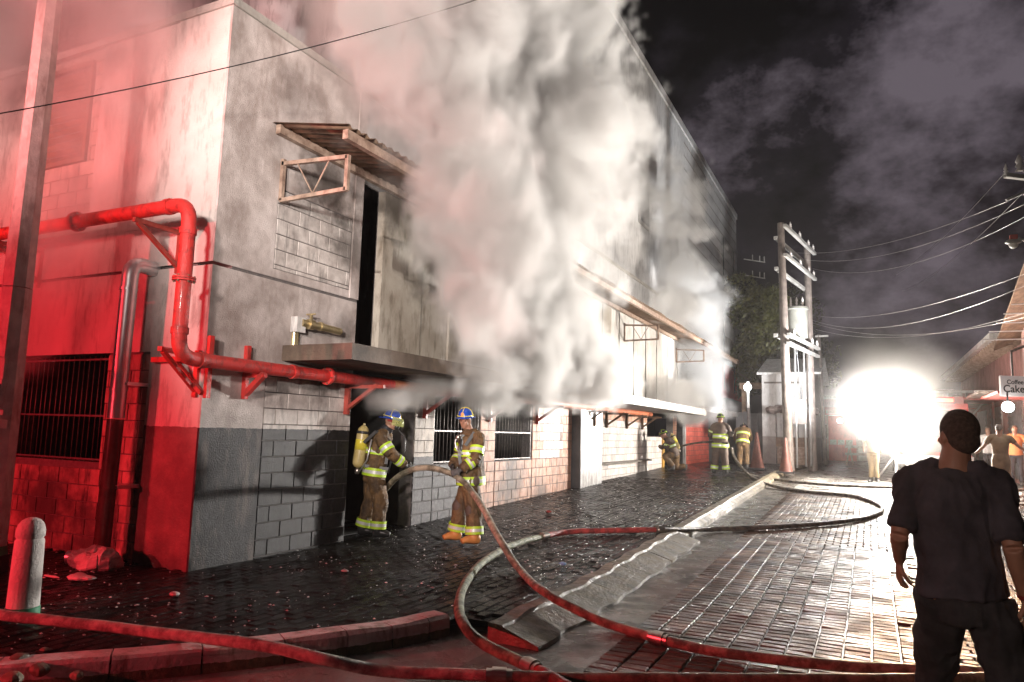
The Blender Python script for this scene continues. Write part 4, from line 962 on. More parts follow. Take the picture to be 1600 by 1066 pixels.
# ------------------------------------------------------------------ far end of the street
def facade_windows(b, par, x0, x1, y, z0, nz, nx, w=.9, h=1.1, lit=None):
    for i in range(nx):
        for j in range(nz):
            xc = x0+(x1-x0)*(i+.5)/nx; zc = z0+1.6+j*2.8
            f_ = part(MB().box(xc-w/2-.06, xc+w/2+.06, y-.08, y+.02, zc-.06, zc+h+.06), 'window', M_conc_l, par)
            put(MB().box(xc-w/2, xc+w/2, y-.095, y-.081, zc, zc+h).build('pane', M_glassd), f_)
M_far = [mat('far_wall_%s' % n, a, b_, .7, nscale=2, streak=.4) for n, a, b_ in (('pink', (.40,.20,.18), (.52,.28,.25)), ('grey', (.30,.27,.26), (.42,.39,.37)), ('red', (.40,.08,.07), (.55,.13,.11)), ('cream', (.45,.40,.35), (.58,.52,.46)))]
G0 = .504-.125
for i, (pa, pb, Y, h, m_, lab, awn) in enumerate((
    (1285, 1352, 66, 4.6, M_far[0], 'low pink shop closing the view between the kiosk and the flood light', True),
    (1352, 1430, 72, 5.6, M_far[1], 'grey shop house far down the street behind the flood light', False),
    (1430, 1492, 64, 5.0, M_far[3], 'cream shop house beyond the parked red truck', True),
    (1492, 1560, 60, 4.6, M_far[0], 'pink shop with a long white canopy at the far bend of the street', True))):
    xa, xb = on_plane(pa, 660, 1, Y).x, on_plane(pb-2, 660, 1, Y).x
    t = thing('shop_house', lab, 'building', ((xa+xb)/2, Y, G0))
    part(MB().box(xa, xb, Y, Y+8, G0-.2, G0+h), 'wall', m_, t)
    part(MB().box(xa-.1, xb+.1, Y-.3, Y+8, G0+h+.003, G0+h+.25), 'roof', M_conc_l, t)
    facade_windows(None, t, xa+.2, xb-.2, Y, G0-.2, 1 if h < 5.2 else 2, 3)
    part(MB().box((xa+xb)/2-.5, (xa+xb)/2+.5, Y-.06, Y+.02, G0, G0+2.2) if False else MB().box(xa+.25, xa+1.05, Y-.12, Y+.02, G0, G0+1.3), 'door', M_far[2], t)
    if awn: part(MB().bar((xa, Y-.7, G0+3.3), (xb, Y-.7, G0+3.3), 1.5, .12), 'canopy', mat('canopy_white', (.7,.68,.66), (.78,.76,.74), .5), t)
# red stalls left of the glare
for i, (px, Y, w, h, m_, lab) in enumerate(((1316, 48, 1.6, 3.0, M_far[2], 'red market stall with a lit bulb, nearest the kiosk'), (1341, 50, 1.3, 2.6, M_far[3], 'pale market stall between the red stall and the flood light'))):
    x = on_plane(px, 690, 1, Y).x; t = thing('market_stall', lab, 'stall', (x, Y, G0), group='market stalls at the far end')
    part(MB().box(x-w/2, x+w/2, Y, Y+1.2, G0, G0+.95), 'counter', m_, t)
    for sx in (-1, 1):
        for sy in (0, 1.2): part(MB().box(x+sx*w/2-.04, x+sx*w/2+.04, Y+sy-.04, Y+sy+.04, G0, G0+h), 'post', M_wood, t)
    part(MB().add([(x-w/2-.3, Y-.4, G0+h-.3), (x+w/2+.3, Y-.4, G0+h-.3), (x+w/2+.3, Y+1.5, G0+h+.2), (x-w/2-.3, Y+1.5, G0+h+.2), (x-w/2-.3, Y-.4, G0+h-.25), (x+w/2+.3, Y-.4, G0+h-.25), (x+w/2+.3, Y+1.5, G0+h+.25), (x-w/2-.3, Y+1.5, G0+h+.25)], [(3,2,1,0),(4,5,6,7),(0,1,5,4),(1,2,6,5),(2,3,7,6),(3,0,4,7)]), 'canopy', M_far[2], t)
    part(MB().box(x-w/2, x+w/2, Y+1.15, Y+1.2, G0+.95, G0+h-.3), 'back_panel', m_, t)
    for k in range(3): part(MB().box(x-w/2+.1+k*.45, x-w/2+.45+k*.45, Y+.2, Y+.7, G0+.951, G0+1.25), 'crate', M_wood, t)
    if i == 0:
        part(MB().ball((x-.1, Y-.1, G0+h-.62), .14), 'bulb', MATS['lamp_glow'], t)
# bench-like barrier
x = on_plane(1345, 712, 1, 40).x; t = thing('wooden_barrier', 'small pale wooden trestle on the street left of the flood light', 'barrier', (x, 40, G0))
for s in (-.5, .5): part(MB().bar((x+s-.15, 40, G0), (x+s, 40, G0+1.0), .07, .07).bar((x+s+.15, 40, G0), (x+s, 40, G0+1.0), .07, .07), 'leg', M_wood, t)
part(MB().box(x-.7, x+.7, 39.95, 40.05, G0+.5, G0+.62), 'rail', M_wood, t); part(MB().box(x-.7, x+.7, 39.95, 40.05, G0+.85, G0+.99), 'rail', M_wood, t)

# fire engine parked behind the flood light, nose to the camera
def wheel(par, c, r=.5, w=.28):
    o = part(MB().tube([(c[0]-w/2, c[1], c[2]), (c[0]+w/2, c[1], c[2])], r, 24, side=(0,0,1)), 'wheel', mat('tyre', (.02,.02,.02), rough=.8), par, smooth=True, auto=40)
    put(MB().tube([(c[0]-w/2-.01, c[1], c[2]), (c[0]+w/2+.01, c[1], c[2])], r*.5, 16, side=(0,0,1)).build('rim', M_steel, smooth=True), o)
ex, eyy, ez = 1.95, 29.5, gz(29.5)-.125
fe = thing('fire_engine', 'red fire engine facing up the street, mostly lost in the flood light glare', 'fire engine', (ex, eyy, ez))
M_fer = mat('engine_red', (.45,.03,.03), (.52,.05,.04), .3, coat=.5)
b = MB(); pr = [(0,.55),(0,1.35),(.22,2.45),(.35,2.62),(1.9,2.62),(1.9,.55)]
k = len(pr); b.add([(ex-1.15, eyy+y_, ez+z_) for y_, z_ in pr]+[(ex+1.15, eyy+y_, ez+z_) for y_, z_ in pr], [tuple(range(k)), tuple(range(2*k-1, k-1, -1))]+[(i, i+k, (i+1)%k+k, (i+1)%k) for i in range(k)])
part(b, 'cab', M_fer, fe); part(MB().box(ex-1.2, ex+1.2, eyy+1.93, eyy+7.2, ez+.6, ez+2.95), 'body', M_fer, fe)
wsn = part(MB().add([(ex-1.0, eyy+.02, ez+1.42), (ex+1.0, eyy+.02, ez+1.42), (ex+.95, eyy+.20, ez+2.36), (ex-.95, eyy+.20, ez+2.36), (ex-1.0, eyy-.02, ez+1.42), (ex+1.0, eyy-.02, ez+1.42), (ex+.95, eyy+.17, ez+2.36), (ex-.95, eyy+.17, ez+2.36)], [(4,5,6,7),(3,2,1,0),(0,1,5,4),(2,3,7,6)]), 'windscreen', M_glassd, fe)
part(MB().box(ex-1.2, ex+1.2, eyy-.22, eyy-.002, ez+.45, ez+.78), 'bumper', M_steel, fe)
part(MB().box(ex-.6, ex+.6, eyy-.03, eyy-.001, ez+.9, ez+1.25), 'grille', M_black, fe)
M_hl = mat('headlight_glow', (1,1,1), emit=((1,.96,.9), 60))
for s in (-1, 1):
    part(MB().tube([(ex+s*.88, eyy-.06, ez+1.02), (ex+s*.88, eyy, ez+1.02)], .13, 18), 'headlight', M_hl, fe)
    part(MB().box(ex+s*1.3-.08, ex+s*1.3+.08, eyy+.1, eyy+.2, ez+1.5, ez+2.0), 'mirror', M_black, fe)
    for yy in (.95, 5.2): wheel(fe, (ex+s*1.0, eyy+yy, ez+.5))
lb = part(MB().box(ex-.8, ex+.8, eyy+.6, eyy+.85, ez+2.63, ez+2.68), 'light_bar', M_black, fe)
for s in (-1, 1): put(MB().box(ex+s*.5-.25, ex+s*.5+.25, eyy+.6, eyy+.85, ez+2.682, ez+2.82).build('beacon', mat('beacon_red', (.8,.05,.05), emit=((1,.05,.03), 8))), lb)

# the flood light: mast, cross bar and four round lamps, its glare is built as a vapour cloud further down
ft = thing('flood_light_tower', 'blinding flood light on a mast in the middle of the street', 'flood light', (LAMP.x, LAMP.y, gz(25)-.125))
fz = gz(LAMP.y)-.125
part(MB().tube([(LAMP.x, LAMP.y+.12, fz+.4), (LAMP.x, LAMP.y+.12, LAMP.z)], .05, 12), 'mast', M_steel, ft, smooth=True)
for a in (0.4, 2.5, 4.6): part(MB().tube([(LAMP.x, LAMP.y+.12, fz+.9), (LAMP.x+.75*math.cos(a), LAMP.y+.12+.75*math.sin(a), fz+.02)], .03, 8), 'leg', M_steel, ft, smooth=True)
part(MB().box(LAMP.x-.62, LAMP.x+.62, LAMP.y+.1, LAMP.y+.16, LAMP.z-.04, LAMP.z+.04), 'cross_bar', M_steel, ft)
M_fl = mat('flood_lens_glow', (1,1,1), emit=((1,.97,.92), 420))
aimd = (CAM + Vector((-1.0,0,.6)) - LAMP).normalized()
for sx in (-.36, .36):
    for sz in (-.34, .34):
        c = LAMP + Vector((sx, 0, sz))
        h_ = part(MB().lathe([(.08,-.22),(.20,-.16),(.29,.0),(.31,.04),(.29,.05)], c, 22, axis=aimd), 'lamp_head', M_black, ft, smooth=True, auto=40)
        put(MB().lathe([(.275,.052),(.20,.075),(.1,.088),(.005,.092)], c, 22, axis=aimd).build('lens', M_fl, smooth=True), h_)

# shops on the right side of the street, with the cake shop's sign
RX = 4.35
def rz_(y): return gz(y)-.0
rw = thing('shop_row', 'low pink shop row with shutters along the right side of the street', 'building', (RX, 34, .5))
part(MB().box(RX, RX+6, 27.0, 44, 0, 4.9), 'wall', M_far[0], rw)
part(MB().box(RX-.9, RX+6, 26.9, 44.2, 4.903, 5.08), 'roof', M_conc_l, rw)
me_ = MB().box(-.75, 0, 0, .06, 0, .15).mesh('rafter', M_wood)
for i in range(34):
    o = bpy.data.objects.new('rafter', me_); col.objects.link(o); o.location = (RX, 27+.5*i, 4.75); put(o, rw)
for i in range(4):
    y0 = 27.6+i*4.0
    dr = part(MB().box(RX-.04, RX-.001, y0, y0+2.6, .5, 3.0), 'shutter', M_corr, rw)
    for j in range(11): put(MB().box(RX-.065, RX-.041, y0, y0+2.6, .6+j*.215, .68+j*.215).build('slat', M_corr), dr)
    part(MB().bar((RX-.6, y0-.3, 3.25), (RX-.6, y0+3.0, 3.25), 1.2, .07), 'awning', M_far[2] if i % 2 else M_far[3], rw)
us = thing('upper_shop', 'tall pale shop front with a slanting roof edge at the right edge of the view', 'building', (4.0, 22, .3))
part(MB().box(4.25, 9, 23.0, 26.6, 0, 5.2).box(4.45, 9, 22.0, 22.98, 0, 6.3), 'wall', mat('rose_render', (.50,.30,.28), (.62,.40,.37), .6, nscale=2, streak=.5), us)
part(MB().add([(3.6, 27.2, 4.55), (3.6, 21.0, 6.25), (5.2, 21.0, 6.9), (5.2, 27.2, 5.2), (3.6, 27.2, 4.63), (3.6, 21.0, 6.33), (5.2, 21.0, 6.98), (5.2, 27.2, 5.28)], [(0,1,2,3),(7,6,5,4),(0,4,5,1),(1,5,6,2),(2,6,7,3),(3,7,4,0)]), 'roof', M_rust, us)
for i in range(5):
    zz = 4.7+.18*i; part(MB().tube([(3.1+.12*i, 25.5-.5*i, zz), (4.3, 25.5-.5*i, zz)], .02, 6), 'bracket', M_steel, us)
part(MB().bar((3.75, 23.2, 3.0), (3.75, 26.5, 3.0), 1.3, .07), 'awning', M_far[2], us)
# the sign: flat board facing the camera
SD = 17.6
s0 = at_depth(1563, 587, SD); s1 = at_depth(1625, 587, SD); s2 = at_depth(1563, 619, SD)
sg = thing('cake_shop_sign', 'white sign board reading Coffee Cake above the right-hand shops', 'sign', s0)
sx = (s1-s0); sx.z = 0; wS = sx.length; sx.normalize(); hS = (s0-s2).length; sn = Vector((sx.y, -sx.x, 0))
Q = [s0, s0+sx*wS, s0+sx*wS-Vector((0,0,hS)), s0-Vector((0,0,hS))]
part(MB().add([q for q in Q]+[q-sn*.06 for q in Q], [(3,2,1,0),(4,5,6,7),(0,1,5,4),(1,2,6,5),(2,3,7,6),(3,0,4,7)]), 'board', mat('sign_board', (.62,.56,.54), (.70,.65,.62), .5, emit=((.8,.7,.68), .22)), sg)
def lettering(txt, pos, size, par):
    c = bpy.data.curves.new('lettering', 'FONT'); c.body = txt; c.size = size; c.extrude = .003; c.offset = size*.012
    c.materials.append(M_black)
    o = bpy.data.objects.new('lettering', c); col.objects.link(o); bpy.context.view_layer.update()
    me = bpy.data.meshes.new_from_object(o.evaluated_get(bpy.context.evaluated_depsgraph_get())); bpy.data.objects.remove(o)
    o = bpy.data.objects.new('lettering', me); col.objects.link(o)
    R = Matrix((sx, Vector((0,0,1)), sn)).transposed().to_4x4(); R.translation = pos; o.matrix_world = R
    o.parent = par; o.matrix_parent_inverse = wpos(par).inverted(); return o
lettering('Coffee', s0+sx*wS*.15-Vector((0,0,hS*.40))+sn*.004, .15, sg)
lettering('Cake', s0+sx*wS*.05-Vector((0,0,hS*.80))+sn*.004, .25, sg)
part(MB().bar(s0+sx*.3+Vector((0,0,.6)), s0+sx*.3, .04, .04).bar(s0+sx*.9+Vector((0,0,.9)), s0+sx*.9, .04, .04).bar(s0+sx*.3+Vector((0,0,.6)), Vector((4.6, 23.0, 4.6)), .05, .05), 'bracket', M_iron, sg)
ll = at_depth(1575, 636, 17.4)
sl = thing('shop_lamp', 'bright lamp hanging just below the cake shop sign', 'lamp', ll)
part(MB().ball(ll, .13), 'bulb', MATS['lamp_glow'], sl, smooth=True); part(MB().tube([ll+Vector((0,0,.12)), ll+Vector((0,0,.35))], .02, 6), 'flex', M_black, sl)
# long white canopy with posts in the middle distance
c0, c1 = at_depth(1478, 613, 38), at_depth(1556, 612, 27)
cn = thing('street_canopy', 'long thin white market canopy reaching in from the right shops', 'canopy', (c0+c1)/2)
part(MB().bar(c0, c1, 1.4, .10), 'roof', MATS['canopy_white'], cn)
for t in (.05, .5, .95):
    q = c0.lerp(c1, t); part(MB().tube([(q.x, q.y, .35), (q.x, q.y, q.z)], .04, 8), 'post', M_steel, cn)
part(MB().bar(c0.lerp(c1, .95), c0.lerp(c1, .6)+Vector((0,0,-1.0)), .05, .05), 'brace', M_steel, cn)

# ------------------------------------------------------------------ litter
rl = random.Random(11); b = MB()
while len(b.f) < 6400:
    x = rl.uniform(-9.5, KX); y = 2.5+19*rl.random()**1.3
    if not inside_corner(x, y, .05) or (x < FX+.05 and y > EY): continue
    if mnoise.noise(Vector((x*1.1, y*1.1, 3))) + rl.uniform(-.25,.25) < 0: continue
    s = rl.choice((.003,.004,.005,.006,.010)); p = Vector((x, y, gz(y)-.004)); a = rl.uniform(0, 3.1)
    u = Vector((math.cos(a), math.sin(a), 0))*s*rl.uniform(.7,2.2); w = Vector((-math.sin(a), math.cos(a), 0))*s; up_ = Vector((0,0,s*.9))
    b.add([p-u-w, p+u-w, p+u+w, p-u+w, p+up_], [(0,1,4),(1,2,4),(2,3,4),(3,0,4)])
tag(b.build('debris', mat('debris_bits', (.5,.48,.46), (.72,.70,.68), .5, vary=.5)), 'fine pale crumbs of debris scattered over the wet dark pavement', kind='stuff')
def scrap(px, py, r, m_, lab, cat='litter', seed=1, n=12):
    p = gp(px, py, 0); p.z = surf(p)+r[2]*.5; b = MB(); lump(b, p, r, seed, .55, n); o = b.build('crumpled_litter', m_, smooth=False); tag(o, lab, cat); return o
M_plast = mat('plastic_scrap', (.60,.56,.54), (.70,.66,.64), .3, nscale=20, bump=.5); M_blue = mat('blue_plastic', (.08,.22,.45), (.2,.4,.6), .3)
scrap(127, 904, (.16,.09,.03), M_plast, 'crumpled pale plastic bag lying flat in front of the downpipe', seed=3, n=16)
scrap(82, 902, (.13,.02,.012), M_plast, 'thin twisted strip of pale plastic between the bollard and the plastic bag', seed=5)
scrap(272, 930, (.055,.04,.022), M_plast, 'small crumpled paper on the dark pavement below the building corner', seed=8)
scrap(878, 882, (.055,.035,.02), M_blue, 'small blue plastic scrap on the pavement near the kerb', seed=2)
scrap(787, 861, (.03,.02,.012), M_blue, 'tiny blue scrap beside the rising hose', seed=4)
scrap(857, 800, (.05,.03,.02), H_red, 'small red scrap on the pavement before the corrugated column', seed=6)
scrap(538, 893, (.05,.03,.015), M_plast, 'flat pale scrap on the wet pavement in front of the door', seed=7)
# broken stones at the near end of the painted kerb
for i, (px, py, s) in enumerate(((30, 1030, .09), (62, 1042, .07), (95, 1030, .05), (20, 1058, .08), (120, 1050, .05), (70, 1012, .04))):
    p = on_ground(px, py, 0); b = MB(); lump(b, (p.x, p.y, p.z-.02), (s, s*.8, s*.55), i+20, .4, 9)
    tag(b.build('broken_stone', M_kerb), ('broken kerb lump nearest the bollard, half under the hose', 'second broken kerb lump along the painted kerb from the corner of the view', 'flat broken kerb lump furthest up the kerb', 'largest broken kerb lump at the very edge of the view', 'broken kerb lump lying furthest along the street side', 'smallest broken kerb lump, tucked against the painted kerb')[i], 'stone', 'broken stones by the near kerb')
# ------------------------------------------------------------------ people
def remesh(mb, voxel, name, m_, parent, fold=0.0, fs=9.0, smooth_it=4, seed=0):
    o = mb.build(name, m_)
    md = o.modifiers.new('r', 'REMESH'); md.mode = 'VOXEL'; md.voxel_size = voxel; md.use_smooth_shade = True
    ms = o.modifiers.new('s', 'SMOOTH'); ms.factor = .5; ms.iterations = smooth_it
    bpy.context.view_layer.update()
    dg = bpy.context.evaluated_depsgraph_get(); me = bpy.data.meshes.new_from_object(o.evaluated_get(dg))
    o.modifiers.clear(); old = o.data; o.data = me; bpy.data.meshes.remove(old)
    me.materials.clear()
    for x in (m_ if isinstance(m_, (list, tuple)) else [m_]): me.materials.append(x)
    if fold:
        off = Vector((seed*5.1, seed*3.3, 0))
        nr = [v_.normal.copy() for v_ in me.vertices]
        for v_, n_ in zip(me.vertices, nr):
            q = Vector((v_.co.x*fs, v_.co.y*fs, v_.co.z*fs*.55))+off
            a_ = mnoise.noise(q+Vector((mnoise.noise(q*.7), 0, 0))*1.5); b_ = 1-abs(mnoise.noise(q*1.9+Vector((7,3,1))))*2
            v_.co += n_*fold*(a_*.9+b_*.45)
    me.polygons.foreach_set('use_smooth', [True]*len(me.polygons)); me.update()
    put(o, parent); return o
SKIN = mat('skin', (.30,.155,.10), (.36,.19,.125), .5, nscale=9, bump=.15)
HAIR = mat('short_hair', (.035,.024,.018), (.085,.055,.042), .75, nscale=60, bump=.6, bscale=200)
COAT = mat('coat_tan', (.060,.034,.013), (.20,.115,.045), .7, nscale=5, bump=1.0, bscale=20, streak=.8, streakcol=(.03,.019,.010))
COATD = mat('coat_dark', (.045,.03,.025), (.11,.075,.055), .7, nscale=4, bump=.4, bscale=45)
LIME = mat('lime_trim', (.42,.66,.02), (.55,.78,.06), .45, nscale=9); SILV = mat('silver_trim', (.62,.64,.60), (.74,.76,.72), .3, nscale=9, metal=.2)
BOOT = mat('boot_rubber', (.02,.02,.02), (.04,.04,.04), .35); GLOVE = mat('glove', (.03,.03,.03), (.07,.065,.06), .6, nscale=20, bump=.3)
TANK = mat('tank_ochre', (.42,.33,.12), (.55,.45,.2), .35, nscale=4, streak=.5); ORNG = mat('orange_boot', (.62,.24,.06), (.75,.33,.10), .5)
BLUE = mat('helmet_blue', (.01,.05,.34), (.02,.08,.45), .22, coat=.6); YEL = mat('yellow_shell', (.62,.52,.04), (.72,.62,.08), .3); VISOR = mat('visor', (.55,.60,.2), rough=.08, alpha=.45, spec=.8)
HELD = mat('helmet_black', (.02,.02,.022), (.04,.04,.045), .25, coat=.5)
class Fig:
    def __init__(s, base, label, turn=0.0, cat='person', name='person', group=None, scale=1.0):
        s.b = Vector(base); aw = Vector((base[0]-CAM.x, base[1]-CAM.y, 0)).normalized(); s.A = aw; s.R = Vector((aw.y, -aw.x, 0)); s.k = scale
        s.t = thing(name, label, cat, s.b, group)
    def __call__(s, p): return s.b + (s.R*p[0] + s.A*p[1] + Vector((0,0,p[2])))*s.k
    def d(s, v): return (s.R*v[0] + s.A*v[1] + Vector((0,0,v[2]))).normalized()
def lerp3(a, b, t): return tuple(a[i]+(b[i]-a[i])*t for i in range(3))
def limb(mb, F, pts, rads, side, n=14):
    mb.tube(smoothpath([F(p) for p in pts], 4), interp(rads, 4), n, side=F.d(side))
def interp(rads, k):
    out = []; rr = [r if isinstance(r, tuple) else (r, r) for r in rads]
    for a, b in zip(rr, rr[1:]):
        for j in range(k): t = j/k; out.append((a[0]+(b[0]-a[0])*t, a[1]+(b[1]-a[1])*t))
    out.append(rr[-1]); return out
def hand(mb, W, d, n, curl=.5, k=1.0, left=False):
    """W wrist, d towards the fingertips, n out of the palm; world vectors"""
    d = d.normalized(); n = (n-d*n.dot(d)).normalized(); s = d.cross(n)*(1 if left else -1)
    mb.tube([W-d*.03*k, W+d*.01*k, W+d*.05*k, W+d*.095*k], [(.026*k,.019*k), (.031*k,.017*k), (.042*k,.016*k), (.040*k,.012*k)], 12, side=s)
    for i, (o_, L_) in enumerate(((.031,.068), (.010,.076), (-.011,.071), (-.031,.055))):
        p = W+d*.090*k+s*o_*k; P = [p-d*.02*k]; a = .15; 
        for seg in (.45, .32, .23):
            P.append(P[-1 if len(P) > 1 else 0]+(d*math.cos(a)+n*math.sin(a))*L_*seg*k+(d*.02*k if len(P) == 1 else Vector())); a += curl*1.25
        mb.tube(P, [.0100*k, .0095*k, .0088*k, .0072*k], 8)
    p = W+d*.028*k+s*.030*k; P = [p-s*.012*k, p+(s*.8+d*.6).normalized()*.035*k+n*.008*k, p+(s*.55+d*.9).normalized()*.062*k+n*(.014+.02*curl)*k, p+(s*.25+d*1.0).normalized()*.082*k+n*(.018+.04*curl)*k]
    mb.tube(P, [.014*k, .012*k, .0105*k, .008*k], 8)
def head(mb, F, c, f, u=(0,0,1), k=1.0):
    c = F(c); f = F.d(f); u = F.d(u); u = (u-f*f.dot(u)).normalized(); s = f.cross(u)
    R = Matrix((s, f, u)).transposed().to_quaternion(); P = lambda x, y, z: c+(s*x+f*y+u*z)*k
    mb.ball(P(0,-.012,.022), (.076*k,.096*k,.100*k), q=R, n=18); mb.ball(P(0,.022,-.045), (.060*k,.066*k,.070*k), q=R, n=14)
    mb.ball(P(0,.050,-.092), (.028*k,.026*k,.022*k), q=R); mb.ball(P(0,.092,-.018), (.012*k,.020*k,.024*k), q=R); mb.ball(P(0,.080,.022), (.045*k,.016*k,.010*k), q=R); mb.ball(P(0,.076,-.055), (.025*k,.014*k,.012*k), q=R)
    for e in (-1, 1): mb.ball(P(e*.079,-.005,-.012), (.008*k,.018*k,.031*k), q=R); mb.ball(P(e*.042,.062,-.02), (.022*k,.016*k,.018*k), q=R)
    return P, R, s, f, u
def bodymesh(F, J, voxel=.008, hands=True, m=SKIN, hk=1.0, curl=(.5,.5), palms=None, gloves=False):
    mb = MB(); sd = J['side']
    P = head(mb, F, J['head'], J['face'], J.get('hup', (0,0,1)))
    mb.tube([F(lerp3(J['neck'], J['chest'], .5)), F(J['neck']), F(lerp3(J['neck'], J['head'], .55)), F(J['head'])], [.080, .068, .061, .052], 14)
    limb(mb, F, [J['pel'], lerp3(J['pel'], J['chest'], .5), J['chest'], J['neck']], [(.155,.11), (.135,.10), (.165,.115), (.07,.06)], sd, 18)
    for s in 'LR':
        limb(mb, F, [lerp3(J['chest'], J['sh'+s], .5), J['sh'+s], lerp3(J['sh'+s], J['el'+s], .5), J['el'+s]], [.060, .058, .048, .040], sd, 12)
        limb(mb, F, [J['el'+s], lerp3(J['el'+s], J['wr'+s], .35), J['wr'+s]], [.042, .041, .026], sd, 12)
        hp = lerp3(J['pel'], (J['pel'][0]+(J['kn'+s][0]-J['pel'][0])*.6, J['pel'][1]+(J['kn'+s][1]-J['pel'][1])*.3, J['pel'][2]), 1)
        o_ = .085 if (s == 'R') else -.085; hp = tuple(J['pel'][i]+sd[i]*o_ for i in range(3))
        limb(mb, F, [(hp[0],hp[1],hp[2]+.03), hp, J['kn'+s], J['an'+s]], [.085, .085, .056, .038], sd, 12)
        fo = J['to'+s]; an = J['an'+s]
        mb.tube([F((an[0]+(an[0]-fo[0])*.3, an[1]+(an[1]-fo[1])*.3, an[2]-.045)), F((an[0], an[1], an[2]-.03)), F(fo)], [(.032,.032), (.038,.038), (.04,.018)], 12)
        if hands and not gloves:
            W = F(J['wr'+s]); d = (F(J['hd'+s])-W); pn = F.d((palms or {}).get(s, (0, 1, 0)))
            hand(mb, W, d, pn, curl[0 if s == 'L' else 1], hk, left=(s == 'L'))
    return P, remesh(mb, voxel, 'body', m, F.t, smooth_it=2)
def shoes(F, J, m, k=1.0, h=.0):
    for s in 'LR':
        an, to = J['an'+s], J['to'+s]; mb = MB(); bk = (an[0]-(to[0]-an[0])*.38, an[1]-(to[1]-an[1])*.38)
        mb.tube([F((bk[0], bk[1], an[2]-.04)), F((an[0], an[1], an[2]-.03)), F(lerp3(an, to, .6)), F(to)], [(.045*k,.05*k), (.055*k,.06*k), (.052*k,.042*k), (.045*k,.03*k)], 14)
        mb.tube([F((an[0], an[1], an[2]-.03)), F((an[0], an[1], an[2]+.12+h))], [.06*k, .065*k], 14)
        remesh(mb, .012, 'boot' if k > 1.1 else 'shoe', m, F.t, smooth_it=2)
def jacket(F, J, m, arm=(.088,.078,.070,.060), tor=None, hem=-.05, voxel=.013, fold=.010, name='jacket', sleeves=1.0, seed=1, collar=True):
    mb = MB(); sd = J['side']; tor = tor or [(.215,.165), (.205,.155), (.225,.165), (.17,.12)]
    hemp = (J['pel'][0], J['pel'][1], J['pel'][2]+hem)
    limb(mb, F, [hemp, lerp3(J['pel'], J['chest'], .45), J['chest'], (J['neck'][0], J['neck'][1], J['neck'][2]-.05)], tor, sd, 24)
    for s in 'LR': mb.tube([F((J['neck'][0], J['neck'][1], J['neck'][2]-.055)), F(lerp3(J['neck'], J['sh'+s], .5)), F(J['sh'+s])], [arm[0]*.80, arm[0]*.95, arm[0]], 14)
    if collar: mb.tube([F((J['neck'][0], J['neck'][1], J['neck'][2]-.08)), F((J['neck'][0], J['neck'][1], J['neck'][2]+.015))], [(.11,.10), (.082,.078)], 16)
    for s in 'LR':
        sh, el, wr = J['sh'+s], J['el'+s], J['wr'+s]
        if sleeves >= 1: limb(mb, F, [lerp3(J['chest'], sh, .45), sh, lerp3(sh, el, .5), el], [arm[0], arm[0], arm[1]*1.02, arm[1]], sd, 16); limb(mb, F, [el, lerp3(el, wr, .5), lerp3(el, wr, .93)], [arm[1], arm[2], arm[3]], sd, 16)
        else: limb(mb, F, [lerp3(J['chest'], sh, .45), sh, lerp3(sh, el, .5), lerp3(sh, el, sleeves*1.1)], [arm[0], arm[0], arm[1], arm[2]], sd, 16)
    return remesh(mb, voxel, name, m, F.t, fold, smooth_it=3, seed=seed)
def trousers(F, J, m, r=(.125,.118,.098,.092), pel=(.185,.145), voxel=.013, fold=.012, top=.08, end=.06, seed=2):
    mb = MB(); sd = J['side']; p = J['pel']
    mb.tube([F((p[0], p[1], p[2]-.10)), F(p), F((p[0], p[1], p[2]+top))], [(pel[0]*.95, pel[1]), pel, (pel[0]*.93, pel[1]*.93)], 22, side=F.d(sd))
    for s in 'LR':
        o_ = .092 if s == 'R' else -.092; hp = tuple(p[i]+sd[i]*o_ for i in range(3)); kn, an = J['kn'+s], J['an'+s]
        limb(mb, F, [hp, lerp3(hp, kn, .5), kn, lerp3(kn, an, .5), (an[0], an[1], an[2]+end)], [r[0], r[1], r[2], r[2]*.98, r[3]], sd, 16)
    return remesh(mb, voxel, 'trousers', m, F.t, fold, smooth_it=3, seed=seed)
def band(F, a, b, t, r, side, w=.055, par=None, name='reflective_band'):
    """lime and silver band round a limb from a to b at fraction t"""
    a, b = F(a), F(b); d = (b-a).normalized(); c = a.lerp(b, t); ra, rb = r if isinstance(r, tuple) else (r, r); mb = MB(); s = F.d(side)
    for i, (u, v_) in enumerate(((-1, -.38), (-.38, .38), (.38, 1))):
        mb.tube([c+d*w*u, c+d*w*v_], [(ra, rb)]*2, 22, side=s, caps=False, m=1 if i == 1 else 0)
    o = mb.build(name, [LIME, SILV], smooth=True); put(o, par or F.t); return o
def glove(F, J, s, palm, curl=.9):
    mb = MB(); W = F(J['wr'+s]); d = F(J['hd'+s])-W; mb.tube([W-d.normalized()*.09, W-d.normalized()*.01], [.045, .036], 12)
    hand(mb, W, d, F.d(palm), curl, 1.15, left=(s == 'L')); return remesh(mb, .0085, 'glove', GLOVE, F.t, smooth_it=1)
